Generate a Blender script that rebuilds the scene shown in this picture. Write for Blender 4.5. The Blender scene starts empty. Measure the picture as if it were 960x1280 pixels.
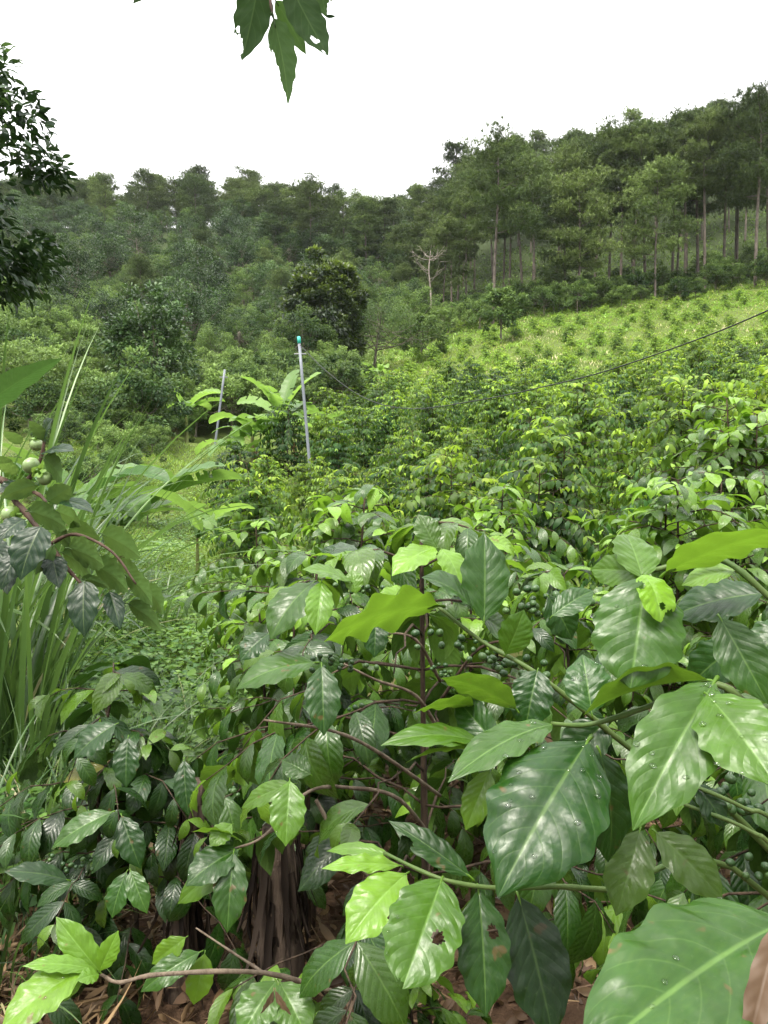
import bpy, math, random
import numpy as np
from mathutils import Vector, Matrix

PI = math.pi
SC = bpy.context.scene
COL = SC.collection
R = np.random.default_rng(7)

# ------------------------------------------------------------------ camera
CAM = np.array([0.0, 0.0, 1.65])
PITCH = math.radians(2.48)
FPX = 924.0
FWD = np.array([0, math.cos(PITCH), -math.sin(PITCH)])
UP = np.array([0, math.sin(PITCH), math.cos(PITCH)])
RIGHT = np.array([1.0, 0, 0])

def px(u, v, d):
    """the point of the place seen at photograph pixel (u, v), d metres ahead"""
    return CAM + d * (FWD + (u - 480) / FPX * RIGHT + (640 - v) / FPX * UP)

def project(P):
    Q = np.asarray(P) - CAM
    d = Q @ FWD
    return 480 + FPX * (Q @ RIGHT) / d, 640 - FPX * (Q @ UP) / d, d

# ------------------------------------------------------------------ objects
def put(o, parent=None):
    COL.objects.link(o)
    if parent is not None:
        o.parent = parent
    return o

def thing(name, label, cat, loc=(0, 0, 0), rz=0.0, group=None, sc=1.0):
    o = bpy.data.objects.new(name, None)
    o.empty_display_size = 0.2
    o.location = [float(c) for c in loc]
    o.rotation_euler = (0, 0, float(rz))
    o.scale = (sc, sc, sc) if np.isscalar(sc) else sc
    o['label'] = label
    o['category'] = cat
    if group:
        o['group'] = group
    return put(o)

def tag(o, label, cat, group=None):
    o['label'] = label
    o['category'] = cat
    if group:
        o['group'] = group
    return o

def copy_thing(src, label, loc, rz, sc=1.0, group=None, tilt=(0, 0)):
    r = src.copy()
    COL.objects.link(r)
    r.location = [float(c) for c in loc]
    r.rotation_euler = (tilt[0], tilt[1], float(rz))
    r.scale = (sc, sc, sc) if np.isscalar(sc) else sc
    r['label'] = label
    if group:
        r['group'] = group
    elif 'group' in r:
        del r['group']
    for ch in src.children:
        c = ch.copy()
        COL.objects.link(c)
        c.parent = r
        for g in ch.children:
            d = g.copy()
            COL.objects.link(d)
            d.parent = c
    return r

# ------------------------------------------------------------------ mesh builder
class MB:
    def __init__(self):
        self.v = []; self.q = []; self.t = []; self.uv = []; self.c = []; self.n = 0
        self.qm = []; self.tm = []
    def add(self, V, quads=None, tris=None, uv=None, tint=None, mat=0):
        V = np.asarray(V, dtype=np.float32).reshape(-1, 3)
        n = len(V)
        self.v.append(V)
        if quads is not None and len(quads):
            q = np.asarray(quads, dtype=np.int32).reshape(-1, 4) + self.n
            self.q.append(q); self.qm.append(np.full(len(q), mat, np.int32))
        if tris is not None and len(tris):
            t = np.asarray(tris, dtype=np.int32).reshape(-1, 3) + self.n
            self.t.append(t); self.tm.append(np.full(len(t), mat, np.int32))
        self.uv.append(np.zeros((n, 2), np.float32) if uv is None else np.asarray(uv, np.float32).reshape(-1, 2))
        if tint is None:
            tint = np.array([0.3, 0.5, 0.5, 1], np.float32)
        tint = np.asarray(tint, np.float32)
        self.c.append(np.broadcast_to(tint, (n, 4)) if tint.ndim == 1 else tint.reshape(-1, 4))
        self.n += n
    def mesh(self, name, mats, smooth=True):
        me = bpy.data.meshes.new(name)
        V = np.concatenate(self.v)
        me.vertices.add(len(V))
        me.vertices.foreach_set('co', V.ravel())
        nq = sum(len(a) for a in self.q); nt = sum(len(a) for a in self.t)
        idx = []; starts = []; mi = []
        pos = 0
        if nq:
            Q = np.concatenate(self.q); idx.append(Q.ravel())
            starts.append(np.arange(nq) * 4); pos = nq * 4; mi.append(np.concatenate(self.qm))
        if nt:
            T = np.concatenate(self.t); idx.append(T.ravel())
            starts.append(pos + np.arange(nt) * 3); mi.append(np.concatenate(self.tm))
        idx = np.concatenate(idx).astype(np.int32); starts = np.concatenate(starts).astype(np.int32)
        me.loops.add(len(idx))
        me.loops.foreach_set('vertex_index', idx)
        me.polygons.add(nq + nt)
        me.polygons.foreach_set('loop_start', starts)
        if not isinstance(mats, (list, tuple)):
            mats = [mats]
        for m in mats:
            me.materials.append(m)
        if len(mats) > 1:
            me.polygons.foreach_set('material_index', np.concatenate(mi))
        UV = np.concatenate(self.uv)
        ul = me.uv_layers.new(name='UVMap')
        ul.data.foreach_set('uv', UV[idx].ravel())
        ca = me.attributes.new('tint', 'FLOAT_COLOR', 'POINT')
        ca.data.foreach_set('color', np.concatenate(self.c).astype(np.float32).ravel())
        me.update(calc_edges=True)
        me.polygons.foreach_set('use_smooth', np.full(nq + nt, smooth))
        return me
    def build(self, name, mats, parent=None, smooth=True):
        return put(bpy.data.objects.new(name, self.mesh(name, mats, smooth)), parent)

def grid_quads(nu, ns):
    a = np.arange(nu)[:, None] * (ns + 1) + np.arange(ns)[None, :]
    return np.stack([a, a + 1, a + ns + 2, a + ns + 1], -1).reshape(-1, 4)

def norm(a):
    a = np.asarray(a, float)
    return a / np.maximum(np.linalg.norm(a, axis=-1, keepdims=True), 1e-9)

PROF = {
    'coffee': ([0, .04, .12, .27, .45, .62, .76, .86, .93, .97, 1], [.03, .16, .5, .86, 1, .95, .74, .45, .2, .09, .015]),
    'oval': ([0, .04, .14, .3, .5, .68, .82, .92, .97, 1], [.03, .28, .66, .94, 1, .95, .74, .44, .2, .02]),
    'persimmon': ([0, .03, .1, .25, .42, .6, .76, .88, .95, 1], [.05, .3, .68, .96, 1, .88, .62, .32, .13, .01]),
    'blade': ([0, .1, .35, .6, .85, 1], [.75, .95, 1, .8, .42, .02]),
    'simple': ([0, .15, .45, .75, 1], [.05, .62, 1, .68, .04]),
    'banana': ([0, .03, .1, .3, .6, .85, .95, 1], [.06, .4, .8, 1, 1, .8, .5, .05]),
}
def prof(kind, t):
    a, b = PROF[kind]
    # monotone smooth interpolation by blending linear and dense resample
    x = np.interp(t, a, b)
    return x

def leaves(mb, P, X, Z, L, W, droop=0.4, fold=0.25, ripple=0.0, tint=None, nu=4, ns=2, kind='coffee',
           twist=0.0, cup=0.0, rp_freq=4.0, stalk=0.0, chord=False, holes=None, quilt=0.0, rng=R, mat=0, bite=0.0):
    """N leaves at once. P base points, X axis directions, Z upper-side normals."""
    P = np.asarray(P, float).reshape(-1, 3); N = len(P)
    f = lambda a: np.broadcast_to(np.asarray(a, float), (N,))
    L, W, droop, fold, ripple, twist, cup = map(f, (L, W, droop, fold, ripple, twist, cup))
    X = norm(np.broadcast_to(np.asarray(X, float), (N, 3)))
    Z = np.broadcast_to(np.asarray(Z, float), (N, 3))
    Z = Z - (Z * X).sum(-1, keepdims=True) * X
    bad = np.linalg.norm(Z, axis=-1) < 1e-3
    if bad.any():
        Z = Z.copy(); Z[bad] = np.cross(X[bad], [0.3, 0.7, 0.1])
    Z = norm(Z); Y = np.cross(Z, X)
    t = np.linspace(0, 1, nu + 1)
    s = np.linspace(-1, 1, ns + 1)
    ang = -droop[:, None] * t[None, :] ** 1.2 * 1.6
    if chord:
        ang = ang + droop[:, None] * 0.75
    dx = np.cos(ang); dz = np.sin(ang)
    mx = np.concatenate([np.zeros((N, 1)), np.cumsum((dx[:, 1:] + dx[:, :-1]) / 2, 1)], 1) / nu
    mz = np.concatenate([np.zeros((N, 1)), np.cumsum((dz[:, 1:] + dz[:, :-1]) / 2, 1)], 1) / nu
    if chord:
        a = np.arctan2(mz[:, -1], mx[:, -1]); r = np.hypot(mz[:, -1], mx[:, -1])
        ca, sa = np.cos(-a)[:, None], np.sin(-a)[:, None]
        mx, mz = (mx * ca - mz * sa) / r[:, None], (mx * sa + mz * ca) / r[:, None]
        ang = ang - a[:, None]
    w = prof(kind, t)[None, :] * (W / 2)[:, None]                      # N,nu+1
    sw = s[None, None, :]
    ph = rng.uniform(0, 2 * PI, (N, 2, 1))
    side = (sw > 0).astype(float)
    wave = np.sin(t[None, :, None] * rp_freq * 2 * PI + np.where(side > 0, ph[:, 0:1, :], ph[:, 1:2, :]))
    cf, sf = np.cos(fold)[:, None, None], np.sin(fold)[:, None, None]
    ww = w[:, :, None]
    edge = 1.0 + (0.05 * np.sin(t * 31 + ph[:, 0, :])[:, :, None] * (np.abs(sw) > 0.9) if ns > 3 else 0)
    yy = sw * ww * cf * edge
    zz = np.abs(sw) * ww * sf - cup[:, None, None] * sw ** 2 * ww + wave * (ripple[:, None] * W[:, None] / 2)[:, :, None] * np.abs(sw) ** 1.5 * (ww / (W / 2)[:, None, None])
    if quilt:
        lat = np.abs(np.sin((t[None, :, None] * 8.5 - np.abs(sw) * 1.1) * PI))
        zz = zz + quilt * L[:, None, None] * lat * np.sin(np.clip(np.abs(sw), 0, 1) * PI) ** 0.7 * np.sin(t * PI)[None, :, None] ** 0.6
    tw = (twist[:, None] * t[None, :])[:, :, None]
    y2 = yy * np.cos(tw) - zz * np.sin(tw); z2 = yy * np.sin(tw) + zz * np.cos(tw)
    # midline frame: local normal rotates with ang
    na = ang[:, :, None]
    lx = mx[:, :, None] * L[:, None, None] - np.sin(na) * z2
    lz = mz[:, :, None] * L[:, None, None] + np.cos(na) * z2
    ly = y2
    V = P[:, None, None, :] + lx[..., None] * X[:, None, None, :] + ly[..., None] * Y[:, None, None, :] + lz[..., None] * Z[:, None, None, :]
    q0 = grid_quads(nu, ns)[:, ::-1]
    if holes:
        tc = (np.arange(nu) + .5) / nu; scn = -1 + (np.arange(ns) + .5) * 2 / ns
        TT, SS = np.meshgrid(tc, scn, indexing='ij')
        keep = np.ones(nu * ns, bool)
        for (ht, hs, rt, rs) in holes:
            wob = 1 + .25 * np.sin(9 * np.arctan2((SS - hs) / rs, (TT - ht) / rt) + ht * 50)
            keep &= ((((TT - ht) / rt) ** 2 + ((SS - hs) / rs) ** 2) > wob).ravel()
        q0 = q0[keep]
    per = (nu + 1) * (ns + 1)
    q = (q0[None] + (np.arange(N) * per)[:, None, None]).reshape(-1, 4)
    uv = np.stack(np.broadcast_arrays(t[:, None], (s[None, :] + 1) / 2), -1)
    uv = np.broadcast_to(uv[None], (N,) + uv.shape)
    if tint is None:
        tint = np.stack([rng.uniform(0, .5, N), rng.uniform(.3, .7, N), rng.uniform(0, 1, N), np.ones(N)], -1)
    tint = np.broadcast_to(np.asarray(tint, float), (N, 4))
    tt = np.repeat(tint, per, 0)
    mb.add(V, quads=q, uv=uv, tint=tt, mat=mat)

def smooth_path(pts, k=6):
    pts = np.asarray(pts, float)
    if len(pts) < 3:
        t = np.linspace(0, 1, k + 1)[:, None]
        return pts[0] * (1 - t) + pts[-1] * t
    ext = np.vstack([2 * pts[0] - pts[1], pts, 2 * pts[-1] - pts[-2]])
    out = []
    for i in range(len(pts) - 1):
        p0, p1, p2, p3 = ext[i:i + 4]
        for j in range(k):
            t = j / k
            out.append(0.5 * ((2 * p1) + (-p0 + p2) * t + (2 * p0 - 5 * p1 + 4 * p2 - p3) * t * t + (-p0 + 3 * p1 - 3 * p2 + p3) * t ** 3))
    out.append(pts[-1])
    return np.array(out)

def tube(mb, pts, r0, r1=None, sides=6, tint=None, mat=0, knots=0.0, cap=True):
    pts = np.asarray(pts, float); n = len(pts)
    rad = np.asarray(r0, float) if np.ndim(r0) else np.linspace(r0, r0 if r1 is None else r1, n)
    if knots:
        rad = rad * (1 + knots * (np.sin(np.arange(n) * 2.4) ** 6))
    T = norm(np.gradient(pts, axis=0))
    ref = np.array([0, 0, 1.0]) if abs(T[0][2]) < .8 else np.array([1.0, 0, 0])
    A = np.zeros_like(T); a = ref
    for i in range(n):
        a = a - (a @ T[i]) * T[i]; a = a / max(np.linalg.norm(a), 1e-6); A[i] = a
    B = np.cross(T, A)
    th = np.linspace(0, 2 * PI, sides, endpoint=False)
    V = pts[:, None, :] + rad[:, None, None] * (np.cos(th)[None, :, None] * A[:, None, :] + np.sin(th)[None, :, None] * B[:, None, :])
    i = np.arange(n - 1)[:, None] * sides; j = np.arange(sides)[None, :]; j2 = (j + 1) % sides
    q = np.stack([i + j, i + j2, i + sides + j2, i + sides + j], -1).reshape(-1, 4)
    uv = np.stack(np.broadcast_arrays(np.linspace(0, 1, n)[:, None], (th / (2 * PI))[None, :]), -1)
    tris = None
    V = V.reshape(-1, 3)
    if cap:
        V = np.vstack([V, pts[0], pts[-1]])
        c0, c1 = n * sides, n * sides + 1
        jj = np.arange(sides); k2 = (jj + 1) % sides
        tris = np.vstack([np.stack([np.full(sides, c0), k2, jj], -1),
                          np.stack([np.full(sides, c1), (n - 1) * sides + jj, (n - 1) * sides + k2], -1)])
        uv = np.vstack([uv.reshape(-1, 2), [[0, 0], [1, 0]]])
    mb.add(V, quads=q, tris=tris, uv=uv, tint=tint, mat=mat)

def ball(mb, c, r, seg=10, rings=7, sq=1.0, axis=None, tint=None, mat=0):
    th = np.linspace(0, PI, rings + 1); ph = np.linspace(0, 2 * PI, seg, endpoint=False)
    V = np.stack([np.sin(th)[:, None] * np.cos(ph), np.sin(th)[:, None] * np.sin(ph), np.broadcast_to(np.cos(th)[:, None] * sq, (rings + 1, seg))], -1) * r
    if axis is not None:
        z = norm(axis); x = norm(np.cross(z, [0.31, 0.2, 0.93])); y = np.cross(z, x)
        V = V[..., 0:1] * x + V[..., 1:2] * y + V[..., 2:3] * z
    V = V + np.asarray(c)
    i = np.arange(rings)[:, None] * seg; j = np.arange(seg)[None, :]; j2 = (j + 1) % seg
    q = np.stack([i + j, i + seg + j, i + seg + j2, i + j2], -1).reshape(-1, 4)
    mb.add(V, quads=q, tint=tint, mat=mat)

def rand_dirs(n, rng=R):
    return norm(rng.normal(size=(n, 3)))
def hdir(a, z=0.0):
    a = np.asarray(a, float)
    return norm(np.stack([np.cos(a), np.sin(a), np.broadcast_to(z, a.shape)], -1))
def tints(n, yellow, bright, rng=R):
    """yellow=(lo,hi): how young and yellow-green; bright=(lo,hi)"""
    return np.stack([rng.uniform(*yellow, n), rng.uniform(*bright, n), rng.uniform(0, 1, n), np.ones(n)], -1)

# ------------------------------------------------------------------ materials
class NT:
    def __init__(self, name):
        self.m = bpy.data.materials.new(name); self.m.use_nodes = True
        self.t = self.m.node_tree; self.t.nodes.clear()
        self.out = self.t.nodes.new('ShaderNodeOutputMaterial')
    def n(self, typ, **kw):
        nd = self.t.nodes.new(typ)
        for k, v in kw.items():
            setattr(nd, k, v)
        return nd
    def l(self, a, b):
        self.t.links.new(a, b)
    def _in(self, sock, val):
        if hasattr(val, 'links') or isinstance(val, bpy.types.NodeSocket):
            self.l(val, sock)
        elif val is not None:
            if sock.type in ('RGBA',) and not np.isscalar(val):
                val = tuple(val) + ((1,) if len(val) == 3 else ())
            sock.default_value = val
    def math(self, op, a, b=None, c=None, clamp=False):
        nd = self.n('ShaderNodeMath', operation=op); nd.use_clamp = clamp
        self._in(nd.inputs[0], a)
        if b is not None: self._in(nd.inputs[1], b)
        if c is not None: self._in(nd.inputs[2], c)
        return nd.outputs[0]
    def mix(self, f, a, b, blend='MIX'):
        nd = self.n('ShaderNodeMix', data_type='RGBA', blend_type=blend)
        self._in(nd.inputs[0], f); self._in(nd.inputs[6], a); self._in(nd.inputs[7], b)
        return nd.outputs[2]
    def noise(self, vec, scale, detail=3, rough=0.55, dist=0.0):
        nd = self.n('ShaderNodeTexNoise')
        if vec is not None: self.l(vec, nd.inputs['Vector'])
        nd.inputs['Scale'].default_value = scale; nd.inputs['Detail'].default_value = detail
        nd.inputs['Roughness'].default_value = rough; nd.inputs['Distortion'].default_value = dist
        return nd.outputs['Fac']
    def mapr(self, v, a, b, c=0.0, d=1.0, smooth=False):
        nd = self.n('ShaderNodeMapRange'); nd.clamp = True
        if smooth: nd.interpolation_type = 'SMOOTHSTEP'
        self._in(nd.inputs[0], v)
        for i, x in enumerate((a, b, c, d)):
            self._in(nd.inputs[i + 1], x)
        return nd.outputs[0]
    def coord(self, which='Object'):
        return self.n('ShaderNodeTexCoord').outputs[which]
    def pos(self):
        return self.n('ShaderNodeNewGeometry').outputs['Position']
    def principled(self, color, rough=0.5, normal=None, spec=0.5, **kw):
        p = self.n('ShaderNodeBsdfPrincipled')
        self._in(p.inputs['Base Color'], color); self._in(p.inputs['Roughness'], rough)
        self._in(p.inputs['Specular IOR Level'], spec)
        if normal is not None: self.l(normal, p.inputs['Normal'])
        for k, v in kw.items():
            self._in(p.inputs[k], v)
        return p.outputs[0]
    def bump(self, h, strength=0.3, dist=0.01):
        b = self.n('ShaderNodeBump'); b.inputs['Strength'].default_value = strength; b.inputs['Distance'].default_value = dist
        self.l(h, b.inputs['Height']); return b.outputs[0]
    def done(self, sh):
        self.l(sh, self.out.inputs['Surface']); return self.m

def leaf_mat(name, dark, young, rough=0.35, trans=0.3, veins=0, vein_col=None, vein_amt=.5, under=None, obj_rand=0.0, spec=0.5,
             spots=0.0, bump=0.25, trans_col=None, yel_hi=None, lat_amt=.3, coat=0.0):
    """A leaf: colour runs from dark (mature) to young by the leaf's own tint, paler below, lit through."""
    k = NT(name)
    at = k.n('ShaderNodeAttribute', attribute_name='tint')
    sp = k.n('ShaderNodeSeparateColor'); k.l(at.outputs['Color'], sp.inputs[0])
    yel, bri, rnd = sp.outputs[0], sp.outputs[1], sp.outputs[2]
    if obj_rand:
        oi = k.n('ShaderNodeObjectInfo').outputs['Random']
        yel = k.math('ADD', yel, k.mapr(oi, 0, 1, -obj_rand, obj_rand), clamp=True)
    col = k.mix(k.math('POWER', yel, 1.35), dark, young)
    if yel_hi is not None:      # last fifth of the tint range: yellowed leaf
        col = k.mix(k.mapr(yel, .86, 1.0), col, yel_hi)
    gain = k.mapr(bri, 0, 1, .3, 1.5)
    if obj_rand:
        oi2 = k.math('FRACT', k.math('MULTIPLY', oi, 7.31))
        gain = k.math('MULTIPLY', gain, k.mapr(oi2, 0, 1, .72, 1.28))
    nrm = None
    mot = k.noise(k.coord('Object'), 26 if veins else 3, 4, .65)
    gain = k.math('MULTIPLY', gain, k.mapr(mot, .3, .7, .78, 1.2))
    if veins:
        uv = k.n('ShaderNodeUVMap').outputs[0]
        s2 = k.n('ShaderNodeSeparateXYZ'); k.l(uv, s2.inputs[0])
        t = s2.outputs[0]; s = k.math('ABSOLUTE', k.math('MULTIPLY', k.math('SUBTRACT', s2.outputs[1], .5), 2.0))
        mid = k.mapr(s, .012, .055, 1, 0, True)
        # lateral veins curve toward the tip
        p = k.math('SUBTRACT', k.math('MULTIPLY', t, float(veins)), k.math('ADD', k.math('MULTIPLY', s, 1.5), k.math('MULTIPLY', k.math('POWER', s, 2.0), .8)))
        fr = k.math('ABSOLUTE', k.math('SUBTRACT', k.math('FRACT', p), .5))     # 0.5 at vein
        lat = k.math('MULTIPLY', k.mapr(fr, .44, .495, 0, 1, True), k.mapr(s, .8, 1.0, 1, 0))
        nv = k.noise(k.coord('UV'), 26, 2)
        vm = k.math('MAXIMUM', mid, k.math('MULTIPLY', lat, lat_amt))
        quilt = k.math('MULTIPLY', k.math('POWER', k.mapr(fr, 0, .5, 1, 0), .7), k.mapr(s, 0, .2, 0, 1))
        h = k.math('ADD', k.math('ADD', k.math('MULTIPLY', quilt, .8), k.math('MULTIPLY', nv, .15)), k.math('MULTIPLY', k.noise(k.coord('UV'), 5, 2), 1.6))
        vc = vein_col or tuple(min(1, c * 1.6 + .04) for c in young)
        col = k.mix(k.math('MULTIPLY', vm, vein_amt), col, vc)
        # blade slightly lighter between the veins near the midrib and rim
        col = k.mix(k.math('MULTIPLY', k.mapr(nv, .4, .75), .15), col, tuple(c * .5 for c in young))
        nrm = k.bump(h, bump, .006)
    if spots:
        cz = k.noise(k.coord('Object'), 38, 2)
        col = k.mix(k.math('MULTIPLY', k.mapr(cz, .69, .73), spots), col, (.12, .07, .025))
    g = k.n('ShaderNodeVectorMath', operation='SCALE'); k.l(col, g.inputs[0]); k.l(gain, g.inputs[3])
    top = g.outputs[0]
    bf = k.n('ShaderNodeNewGeometry').outputs['Backfacing']
    u = under or tuple(.55 * a + .45 * b + .015 for a, b in zip(dark, young))
    gu = k.n('ShaderNodeVectorMath', operation='SCALE'); k._in(gu.inputs[0], k.mix(.55, col, u)); k.l(gain, gu.inputs[3])
    if veins:
        top = k.mix(k.mapr(k.noise(k.coord('Object'), 210, 2), .64, .76, 0, .2), top, (.1, .15, .06))
    c2 = k.mix(bf, top, gu.outputs[0])
    rg = k.mapr(bf, 0, 1, rough, min(1, rough + .3))
    if veins:      # uneven gloss: dust, water marks
        gl = k.noise(k.coord('Object'), 60, 5, .7)
        rg = k.math('ADD', rg, k.mapr(gl, .42, .68, -.05, .2))
    b = k.principled(c2, rg, nrm, k.mapr(bf, 0, 1, spec, spec * .4), **({'Coat Weight': k.mapr(bf, 0, 1, coat, 0), 'Coat Roughness': .13} if coat else {}))
    tr = k.n('ShaderNodeBsdfTranslucent')
    tc = k.mix(k.mapr(yel, .05, .65, .05, .9), tuple(c * 1.0 for c in dark), trans_col or tuple(min(.8, c * 1.9) for c in young))
    k._in(tr.inputs['Color'], tc)
    ms = k.n('ShaderNodeMixShader'); ms.inputs[0].default_value = trans
    k.l(b, ms.inputs[1]); k.l(tr.outputs[0], ms.inputs[2])
    return k.done(ms.outputs[0])

def bark_mat(name, c1, c2, scale=20, stretch=6, rough=.85, bump=.5):
    k = NT(name)
    mp = k.n('ShaderNodeMapping'); k.l(k.coord('Object'), mp.inputs[0]); mp.inputs['Scale'].default_value = (stretch, stretch, 1)
    n1 = k.noise(mp.outputs[0], scale / 6, 5, .65)
    n2 = k.noise(k.coord('Object'), scale * .35, 3)
    col = k.mix(k.mapr(n1, .35, .65), c1, c2)
    col = k.mix(k.mapr(n2, .55, .75), col, tuple(c * .8 for c in c2))
    return k.done(k.principled(col, rough, k.bump(n1, bump, .02), .25))

def plain_mat(name, c, rough=.6, var=.25, scale=30, spec=.4, **kw):
    k = NT(name)
    n = k.noise(k.coord('Object'), scale, 3)
    col = k.mix(k.mapr(n, .3, .7), tuple(x * (1 - var) for x in c), tuple(min(1, x * (1 + var)) for x in c))
    return k.done(k.principled(col, rough, k.bump(n, .15, .004), spec, **kw))
# ------------------------------------------------------------------ materials of the place
M = {}
M['coffee'] = leaf_mat('coffee_leaf', (.011, .042, .007), (.18, .33, .025), rough=.29, trans=.26, spec=.45, veins=9, vein_amt=.38, spots=.6,
                       vein_col=(.15, .26, .06), yel_hi=(.36, .34, .04), bump=.2)
M['coffee_big'] = leaf_mat('coffee_leaf_large', (.011, .05, .006), (.155, .29, .02), rough=.34, trans=.26, spec=.38, coat=.05, veins=8, vein_amt=.36, spots=.7,
                       vein_col=(.17, .3, .07), yel_hi=(.3, .36, .1), bump=.16, lat_amt=.3)
M['coffee_far'] = leaf_mat('coffee_leaf_small', (.02, .07, .01), (.27, .41, .035), rough=.48, trans=.3, spec=.25, obj_rand=.13, yel_hi=(.33, .31, .03))
M['persimmon'] = leaf_mat('persimmon_leaf', (.009, .03, .012), (.085, .16, .034), rough=.36, trans=.3, spec=.35, veins=6, vein_amt=.5, lat_amt=.5, vein_col=(.14, .2, .07),
                       under=(.1, .19, .055), trans_col=(.26, .42, .08), bump=.12)
M['persimmon_top'] = leaf_mat('persimmon_leaf_overhead', (.012, .036, .01), (.04, .08, .02), rough=.5, trans=.36, spec=.2, veins=6, vein_amt=.75, lat_amt=.6, vein_col=(.12, .2, .06), trans_col=(.14, .26, .05), bump=.05)
M['broad'] = leaf_mat('tree_leaf', (.02, .054, .015), (.17, .25, .062), rough=.55, trans=.24, spec=.2, obj_rand=.22)
M['broad_dark'] = leaf_mat('dark_tree_leaf', (.014, .04, .012), (.1, .175, .042), rough=.42, trans=.16, spec=.3, obj_rand=.08)
M['pine'] = leaf_mat('pine_needles', (.036, .068, .022), (.29, .38, .11), rough=.6, trans=.06, obj_rand=.3, spec=.3)
M['banana'] = leaf_mat('banana_leaf', (.045, .115, .025), (.22, .36, .06), rough=.4, trans=.32, spec=.35, spots=.8, veins=26, vein_amt=.3, lat_amt=.5, vein_col=(.32, .44, .14), bump=.3, yel_hi=(.4, .4, .08))
M['grass'] = leaf_mat('grass_blade', (.035, .09, .016), (.23, .33, .045), rough=.45, trans=.3, spec=.3, yel_hi=(.34, .3, .12))
M['tallgrass'] = leaf_mat('tall_grass_blade', (.022, .065, .018), (.13, .23, .045), rough=.33, trans=.24, veins=0, yel_hi=(.42, .36, .2))
M['weed'] = leaf_mat('weed_leaf', (.032, .1, .018), (.21, .34, .055), rough=.42, trans=.28)
M['dryleaf'] = leaf_mat('dry_leaf', (.07, .035, .018), (.3, .2, .1), rough=.6, trans=.1)
M['broad_lit_top'] = leaf_mat('lit_top_tree_leaf', (.012, .034, .008), (.22, .31, .045), rough=.45, trans=.2)  # young colour serves as the painted lit top of the round tree
M['sheath'] = leaf_mat('dead_banana_sheath', (.012, .008, .006), (.12, .085, .062), rough=.85, trans=.05, spec=.15)
M['berry'] = leaf_mat('coffee_berry_skin', (.018, .06, .012), (.06, .115, .025), rough=.42, trans=0.0)
M['fruit'] = plain_mat('persimmon_fruit_skin', (.19, .27, .11), .32, .18, 40, .5)
M['stem_green'] = bark_mat('green_stem', (.045, .085, .018), (.095, .14, .04), 30, 3, .5, .15)
M['twig'] = bark_mat('brown_twig', (.07, .05, .035), (.2, .155, .115), 60, 4, .8, .4)
M['stem_brown'] = bark_mat('coffee_stem', (.018, .012, .008), (.075, .05, .034), 60, 5, .85, .6)
M['red_twig'] = bark_mat('persimmon_twig', (.035, .022, .016), (.1, .062, .045), 60, 4, .75, .3)
M['pinebark'] = bark_mat('pine_bark', (.055, .045, .038), (.16, .132, .112), 10, 3, .9, .6)
M['bark'] = bark_mat('tree_bark', (.06, .05, .035), (.2, .18, .14), 14, 3, .9, .5)
M['deadwood'] = bark_mat('bleached_dead_wood', (.16, .135, .11), (.36, .31, .27), 12, 3, .85, .4)
M['pseudo'] = bark_mat('banana_stem', (.1, .1, .03), (.2, .24, .08), 14, 4, .5, .2)
M['deadbanana'] = bark_mat('dead_banana_stem', (.025, .016, .012), (.09, .065, .048), 30, 9, .9, .8)

# ------------------------------------------------------------------ terrain
def up(u, v, Y):      # x, y, height of the ground seen at photo pixel u,v at distance Y
    p = px(u, v, Y)
    return (p[0], p[1], p[2])
_cp = [(-9, -20, -1.0), (0, -20, -1.0), (12, -20, 0), (-40, -30, 0), (40, -30, 3), (-3, 0, 0), (0, 0, 0), (3, 0, 0), (0, 3, 0), (-3, 4, .0), (3, 4, .1), (-2, 7, 0), (1, 7, 0), (4.5, 7, .3),
       (-5.5, 7, .4), (-3, 12, -.05), (1, 12, .15), (5, 12, .8), (-8, 12, 1.0), (15, 12, 2.5)]
_cp += [up(*a) for a in [(340, 690, 17), (235, 655, 20), (700, 640, 17), (960, 592, 17), (240, 590, 26), (150, 600, 22), (60, 570, 22), (560, 548, 30), (900, 505, 30),
        (391, 556, 32), (270, 562, 33), (250, 545, 42), (120, 505, 45), (0, 470, 45), (560, 488, 50), (960, 444, 50), (460, 490, 50), (500, 460, 65), (640, 432, 65), (960, 398, 65),
        (400, 480, 60), (300, 470, 60), (480, 442, 80), (615, 402, 82), (780, 380, 82), (940, 358, 82), (1150, 330, 82),
        (400, 435, 85), (330, 420, 95), (100, 400, 95), (-100, 400, 95), (615, 372, 110), (940, 325, 112), (450, 375, 115), (390, 345, 128), (330, 335, 140), (100, 315, 140), (-150, 310, 140),
        (520, 330, 140), (615, 300, 140), (940, 240, 140), (300, 288, 180), (100, 285, 180), (-150, 275, 180), (470, 300, 170), (650, 270, 165), (960, 215, 160)]]
_cp += [(-60, 230, 66), (0, 230, 64), (80, 200, 76), (-160, 200, 70), (160, 150, 72), (130, 80, 44), (-140, 100, 40), (-60, 50, 16), (60, 45, 16), (-60, 10, 6), (60, 10, 8),
        (-60, 330, 50), (60, 330, 50), (200, 300, 55), (-200, 330, 50), (-260, 50, 40), (260, 60, 50), (0, -80, -6), (-200, -80, 0), (200, -80, 8)]
_cp = np.array(_cp)
def _tps(P, Z, lam=2.0):
    n = len(P)
    d = np.linalg.norm(P[:, None] - P[None], axis=-1)
    K = np.where(d > 0, d ** 2 * np.log(np.maximum(d, 1e-9)), 0) + lam * np.eye(n)
    A = np.hstack([np.ones((n, 1)), P])
    S = np.block([[K, A], [A.T, np.zeros((3, 3))]])
    w = np.linalg.solve(S, np.concatenate([Z, np.zeros(3)]))
    return w
_W = _tps(_cp[:, :2], _cp[:, 2])
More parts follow.
